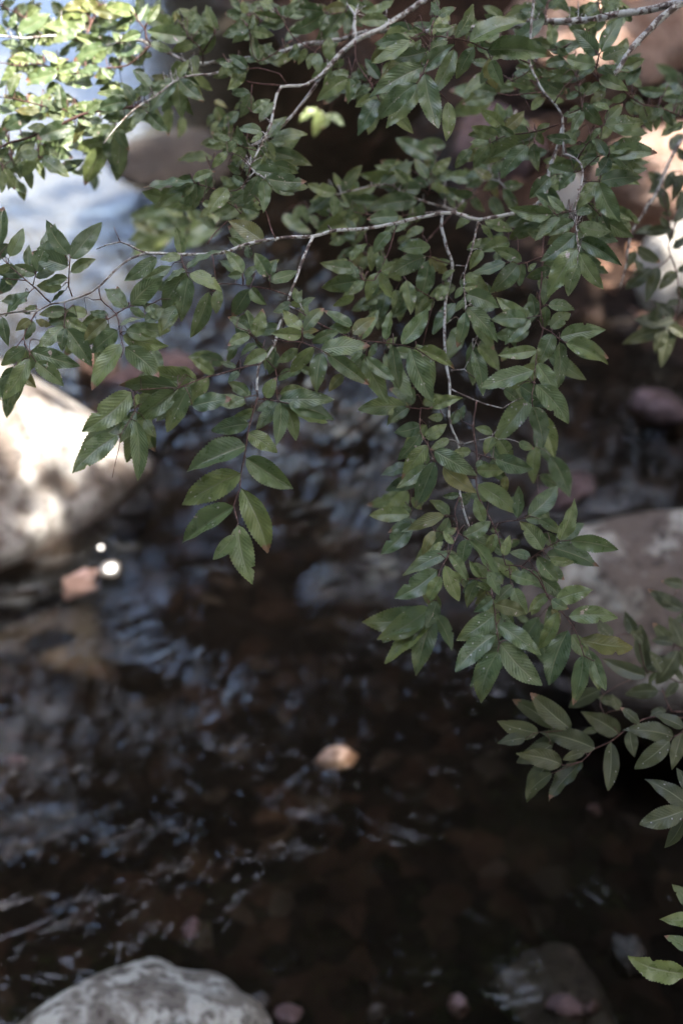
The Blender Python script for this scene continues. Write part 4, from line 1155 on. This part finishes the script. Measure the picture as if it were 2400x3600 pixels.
for i, (px, py, rr, mk, lab) in enumerate([
        (1010, 3565, 0.030, 'pink_stone', 'mauve pebble by the speckled boulder at the stream edge'),
        (1320, 3560, 0.024, 'grey_stone', 'mauve-grey pebble under the water, third along the row of small pebbles'),
        (1610, 3530, 0.028, 'pink_stone', 'lilac oval pebble under the water, brightest of the row of small pebbles'),
        (1985, 3540, 0.040, 'pink_stone', 'curved pink pebble below the dull brown stone'),
        (2070, 3545, 0.022, 'pink_stone', 'small reddish pebble beside the curved pink one'),
        (670, 3270, 0.026, 'pink_stone', 'reddish brown pebble in dark water behind the speckled boulder'),
        (2090, 2850, 0.018, 'pink_stone', 'lone dull reddish pebble in black water under the olive-leaved branch'),
        (60, 2680, 0.028, 'pink_stone', 'brownish pebble in the rippled water near the frame edge'),
        (900, 3540, 0.035, 'lichen_rock', 'small grey stone touching the speckled boulder')]):
    stone('pebble', on_z(px, py, -0.01), (rr, rr * 0.75, rr * 0.6), i * 0.9, M[mk], lab, 'pebble', 'pebbles in the stream', seed=30 + i, sub=3)


M['glint_stone'] = stone_material('glint_stone', (0.05, 0.042, 0.036), (0.08, 0.07, 0.06), (0.03, 0.025, 0.02), 0.5, 12, 3.0)  # for stones added and tilted to flash the sun as glints on the water
ws = M['glint_stone'].node_tree
for l in [l for l in ws.links if l.to_socket.name in ('Roughness', 'Normal') and l.to_node.type == 'BSDF_PRINCIPLED']:
    ws.links.remove(l)
ws.nodes['Principled BSDF'].inputs['Roughness'].default_value = 0.24
ws.nodes['Principled BSDF'].inputs['Specular IOR Level'].default_value = 0.6
for px, py, rr, lab in [(389, 2000, 0.025, 'added tilted stone throwing one bright round sun glint in the riffle below the pale boulder'),
                        (355, 1925, 0.009, 'added tilted stone throwing a faint round sun glint, just above the brightly glinting one')]:
    bm = bmesh.new()
    bmesh.ops.create_icosphere(bm, subdivisions=4, radius=1.0)
    c = on_z(px, py, 0.022)
    q = ((CAM - c).normalized() + SUN).normalized().to_track_quat('Z', 'Y')
    for v in bm.verts:
        k = 1 + 0.12 * noise.noise(Vector((v.co.x, v.co.y, 0)) * 1.7 + Vector((px, 0, 0)))
        v.co = Vector((v.co.x * rr * 1.25 * k, v.co.y * rr * k, v.co.z * rr * (0.24 if v.co.z > 0 else 0.9)))
    me = bpy.data.meshes.new('stone')
    bm.to_mesh(me)
    bm.free()
    for p in me.polygons:
        p.use_smooth = True
    o = link('stone', me, M['glint_stone'], None, c)
    o.rotation_mode = 'QUATERNION'
    o.rotation_quaternion = q
    tag(o, lab, 'stone')


def on_ground(px, py):
    v = (FW + RT * ((px - 1200) / FPX) + UP * ((1800 - py) / FPX))
    s = 1.0
    while s < 40:
        p = CAM + v * s
        if p.z < max(0.0, ground_z(p.x, p.y)):
            return p
        s += 0.03
    return CAM + v * 40


for px, py, rad, mk, lab, sd in [
        (1985, 740, (0.08, 0.07, 0.12), 'white_stone', 'whitish upright rock on the brown bank glimpsed between leaves', 21),
        (2370, 1040, (0.14, 0.12, 0.20), 'white_stone', 'pale sunlit rock behind the near-black leaves on the bank', 22),
        (2200, 180, (0.60, 0.45, 0.30), 'tan_stone', 'large warm sunlit rock on the bank behind the mottled branch', 23),
        (1750, 560, (0.26, 0.18, 0.14), 'pink_stone', 'brown rock on the bank behind the zigzag branch', 24),
        (2330, 700, (0.30, 0.22, 0.20), 'tan_stone', 'reddish rock on the bank above the pale sunlit rock', 25)]:
    stone('rock', on_ground(px, py) + Vector((0, 0, rad[2] * 0.3)), rad, sd, M[mk], lab, 'rock', 'rocks on the far bank', seed=sd)

# ------------------------------------------------------------------ leaf litter on the bank
vs, fs = [], []
lr = random.Random(5)
while len(fs) < 2600:
    x, y = lr.uniform(-1.2, 5), lr.uniform(3.4, 11)
    if shore_dist(x, y) < 0.1:
        continue
    p = Vector((x, y, ground_z(x, y) + 0.012))
    a = lr.uniform(0, 6.28)
    e = Vector((math.cos(a), math.sin(a), lr.uniform(-0.4, 0.4))) * lr.uniform(0.025, 0.05)
    f = Vector((-math.sin(a), math.cos(a), lr.uniform(-0.4, 0.4))) * lr.uniform(0.012, 0.025)
    b = len(vs)
    vs += [p - e, p + f, p + e, p - f]
    fs.append((b, b + 1, b + 2, b + 3))
m, t, out = new_mat('dead_leaves')
N = NT(t)
pos = N.n('ShaderNodeNewGeometry').outputs['Position']
t.links.new(N.bsdf(N.ramp(N.noise(pos, 30, 2), [(0.3, (0.04, 0.021, 0.014)), (0.5, (0.13, 0.07, 0.045)), (0.7, (0.24, 0.16, 0.12))]), 0.8, 0.2).outputs[0], out.inputs[0])
tag(link('leaf_litter', mesh_from('leaf_litter', vs, fs, False), m), kind='stuff')

# ------------------------------------------------------------------ the wood around the stream: unseen crowns, shaped to shade it and open to sun and sky
# gaps in the crowns where the photograph shows sun coming through: (point lit, radius, share of leaves missing there)
GAPS = [
    (Vector((-0.92, 3.42, 0.33)), 0.33, 0.90), (Vector((-1.3, 3.45, 0.35)), 0.40, 0.90), (Vector((-0.86, 3.2, 0.25)), 0.44, 0.72),
    (Vector((-1.75, 6.4, -0.1)), 1.0, 0.98), (Vector((-2.6, 7.0, -0.1)), 1.2, 0.98), (Vector((-1.2, 5.0, -0.1)), 0.45, 0.96),
    (at(80, 110, 1.98), 0.12, 0.96), (at(290, 80, 1.96), 0.12, 0.93), (at(420, 40, 1.94), 0.08, 0.99), (at(60, 980, 1.7), 0.05, 1.0),
    (at(340, 560, 1.85), 0.04, 0.95),
    (on_ground(2250, 130), 0.42, 0.97), (on_ground(1800, 420), 0.20, 0.95), (on_ground(2280, 740), 0.22, 0.93), (on_ground(900, 20), 0.22, 0.95),
    (on_ground(2370, 1040), 0.22, 0.985), (on_ground(1985, 740), 0.13, 0.90), (on_ground(2150, 950), 0.10, 0.93),
    (at(1150, 410, 2.58), 0.03, 1.0), (Vector((-0.01, 2.26, 0.0)), 0.045, 0.95), (on_z(389, 2000, 0.02), 0.14, 1.0), (on_z(355, 1925, 0.02), 0.05, 0.96),
    (at(2350, 1190, 2.1), 0.04, 0.97), (Vector((-0.8, 3.98, 0)), 0.08, 0.97),
]
vs, fs = [], []
cr = random.Random(11)


def crown_leaf(p, size):
    for c, r, share in GAPS:
        w = p - c
        if w.dot(SUN) < 0:
            continue
        if (w - SUN * w.dot(SUN)).length < r + size * 0.3 and cr.random() < share:
            return
    a = cr.uniform(0, 6.28)
    e = Vector((math.cos(a), math.sin(a), cr.uniform(-0.5, 0.5))) * size
    f = Vector((-math.sin(a), math.cos(a), cr.uniform(-0.6, 0.6))) * size * 0.55
    b = len(vs)
    vs.extend([p - e, p + f, p + e, p - f])
    fs.append((b, b + 1, b + 2, b + 3))


def crown_box(x0, x1, y0, y1, z0, z1, count, size, cut):
    k = 0
    while k < count:
        p = Vector((cr.uniform(x0, x1), cr.uniform(y0, y1), cr.uniform(z0, z1)))
        k += 1
        if noise.noise(p * 0.9) + 0.35 * noise.noise(p * 2.7) < cut:
            continue
        crown_leaf(p, size * cr.uniform(0.7, 1.3))


crown_box(0.6, 8, -2.5, 10.5, 5.2, 7.4, 40000, 0.14, -0.9)     # sunward crowns, dense
crown_box(-1.3, 8, 4.6, 12, 5.5, 8.5, 24000, 0.17, -0.9)
crown_box(-4.5, -1.3, 4.5, 7.6, 5.5, 8, 4200, 0.16, -0.6)
crown_box(-5, -1.3, 7.6, 11, 5.5, 8, 3600, 0.16, -0.5)
crown_box(-9, 0.8, -5, 0.2, 5.2, 7.4, 26000, 0.17, -0.9)      # overhead, behind the branches
crown_box(-9, -4.5, 0.2, 6, 5.2, 7.4, 16000, 0.17, -0.9)
crown_box(-10, -4.3, 8, 14, 0.8, 8, 20000, 0.22, -0.7)        # far side of the pool
crown_box(-9, -5, -4, 8, 0.8, 7, 18000, 0.22, -0.7)           # left bank
crown_box(-6, 8, -9, -4.5, 0.5, 7.5, 22000, 0.22, -0.7)       # behind
crown_box(-1.5, 9, 10, 15, 0.8, 9, 34000, 0.22, -0.9)         # far up the bank
crown_box(0.6, 7, 8.5, 10, 1.2, 4, 8000, 0.16, -0.6)
crown_box(4.5, 9, -2, 11, 1.2, 8, 18000, 0.22, -0.7)          # along the right bank
m, t, out = new_mat('crown_leaves')
N = NT(t)
pos = N.n('ShaderNodeNewGeometry').outputs['Position']
b = N.bsdf(N.ramp(N.noise(pos, 2.0, 3), [(0.35, (0.035, 0.055, 0.028)), (0.65, (0.07, 0.10, 0.045))]), 0.6, 0.3)
tr = N.n('ShaderNodeBsdfTranslucent')
tr.inputs[0].default_value = (0.07, 0.11, 0.03, 1)
mx = N.n('ShaderNodeMixShader')
mx.inputs[0].default_value = 0.25
t.links.new(b.outputs[0], mx.inputs[1])
t.links.new(tr.outputs[0], mx.inputs[2])
t.links.new(mx.outputs[0], out.inputs[0])
tag(link('shade_canopy', mesh_from('shade_canopy', vs, fs, False), m), kind='stuff')
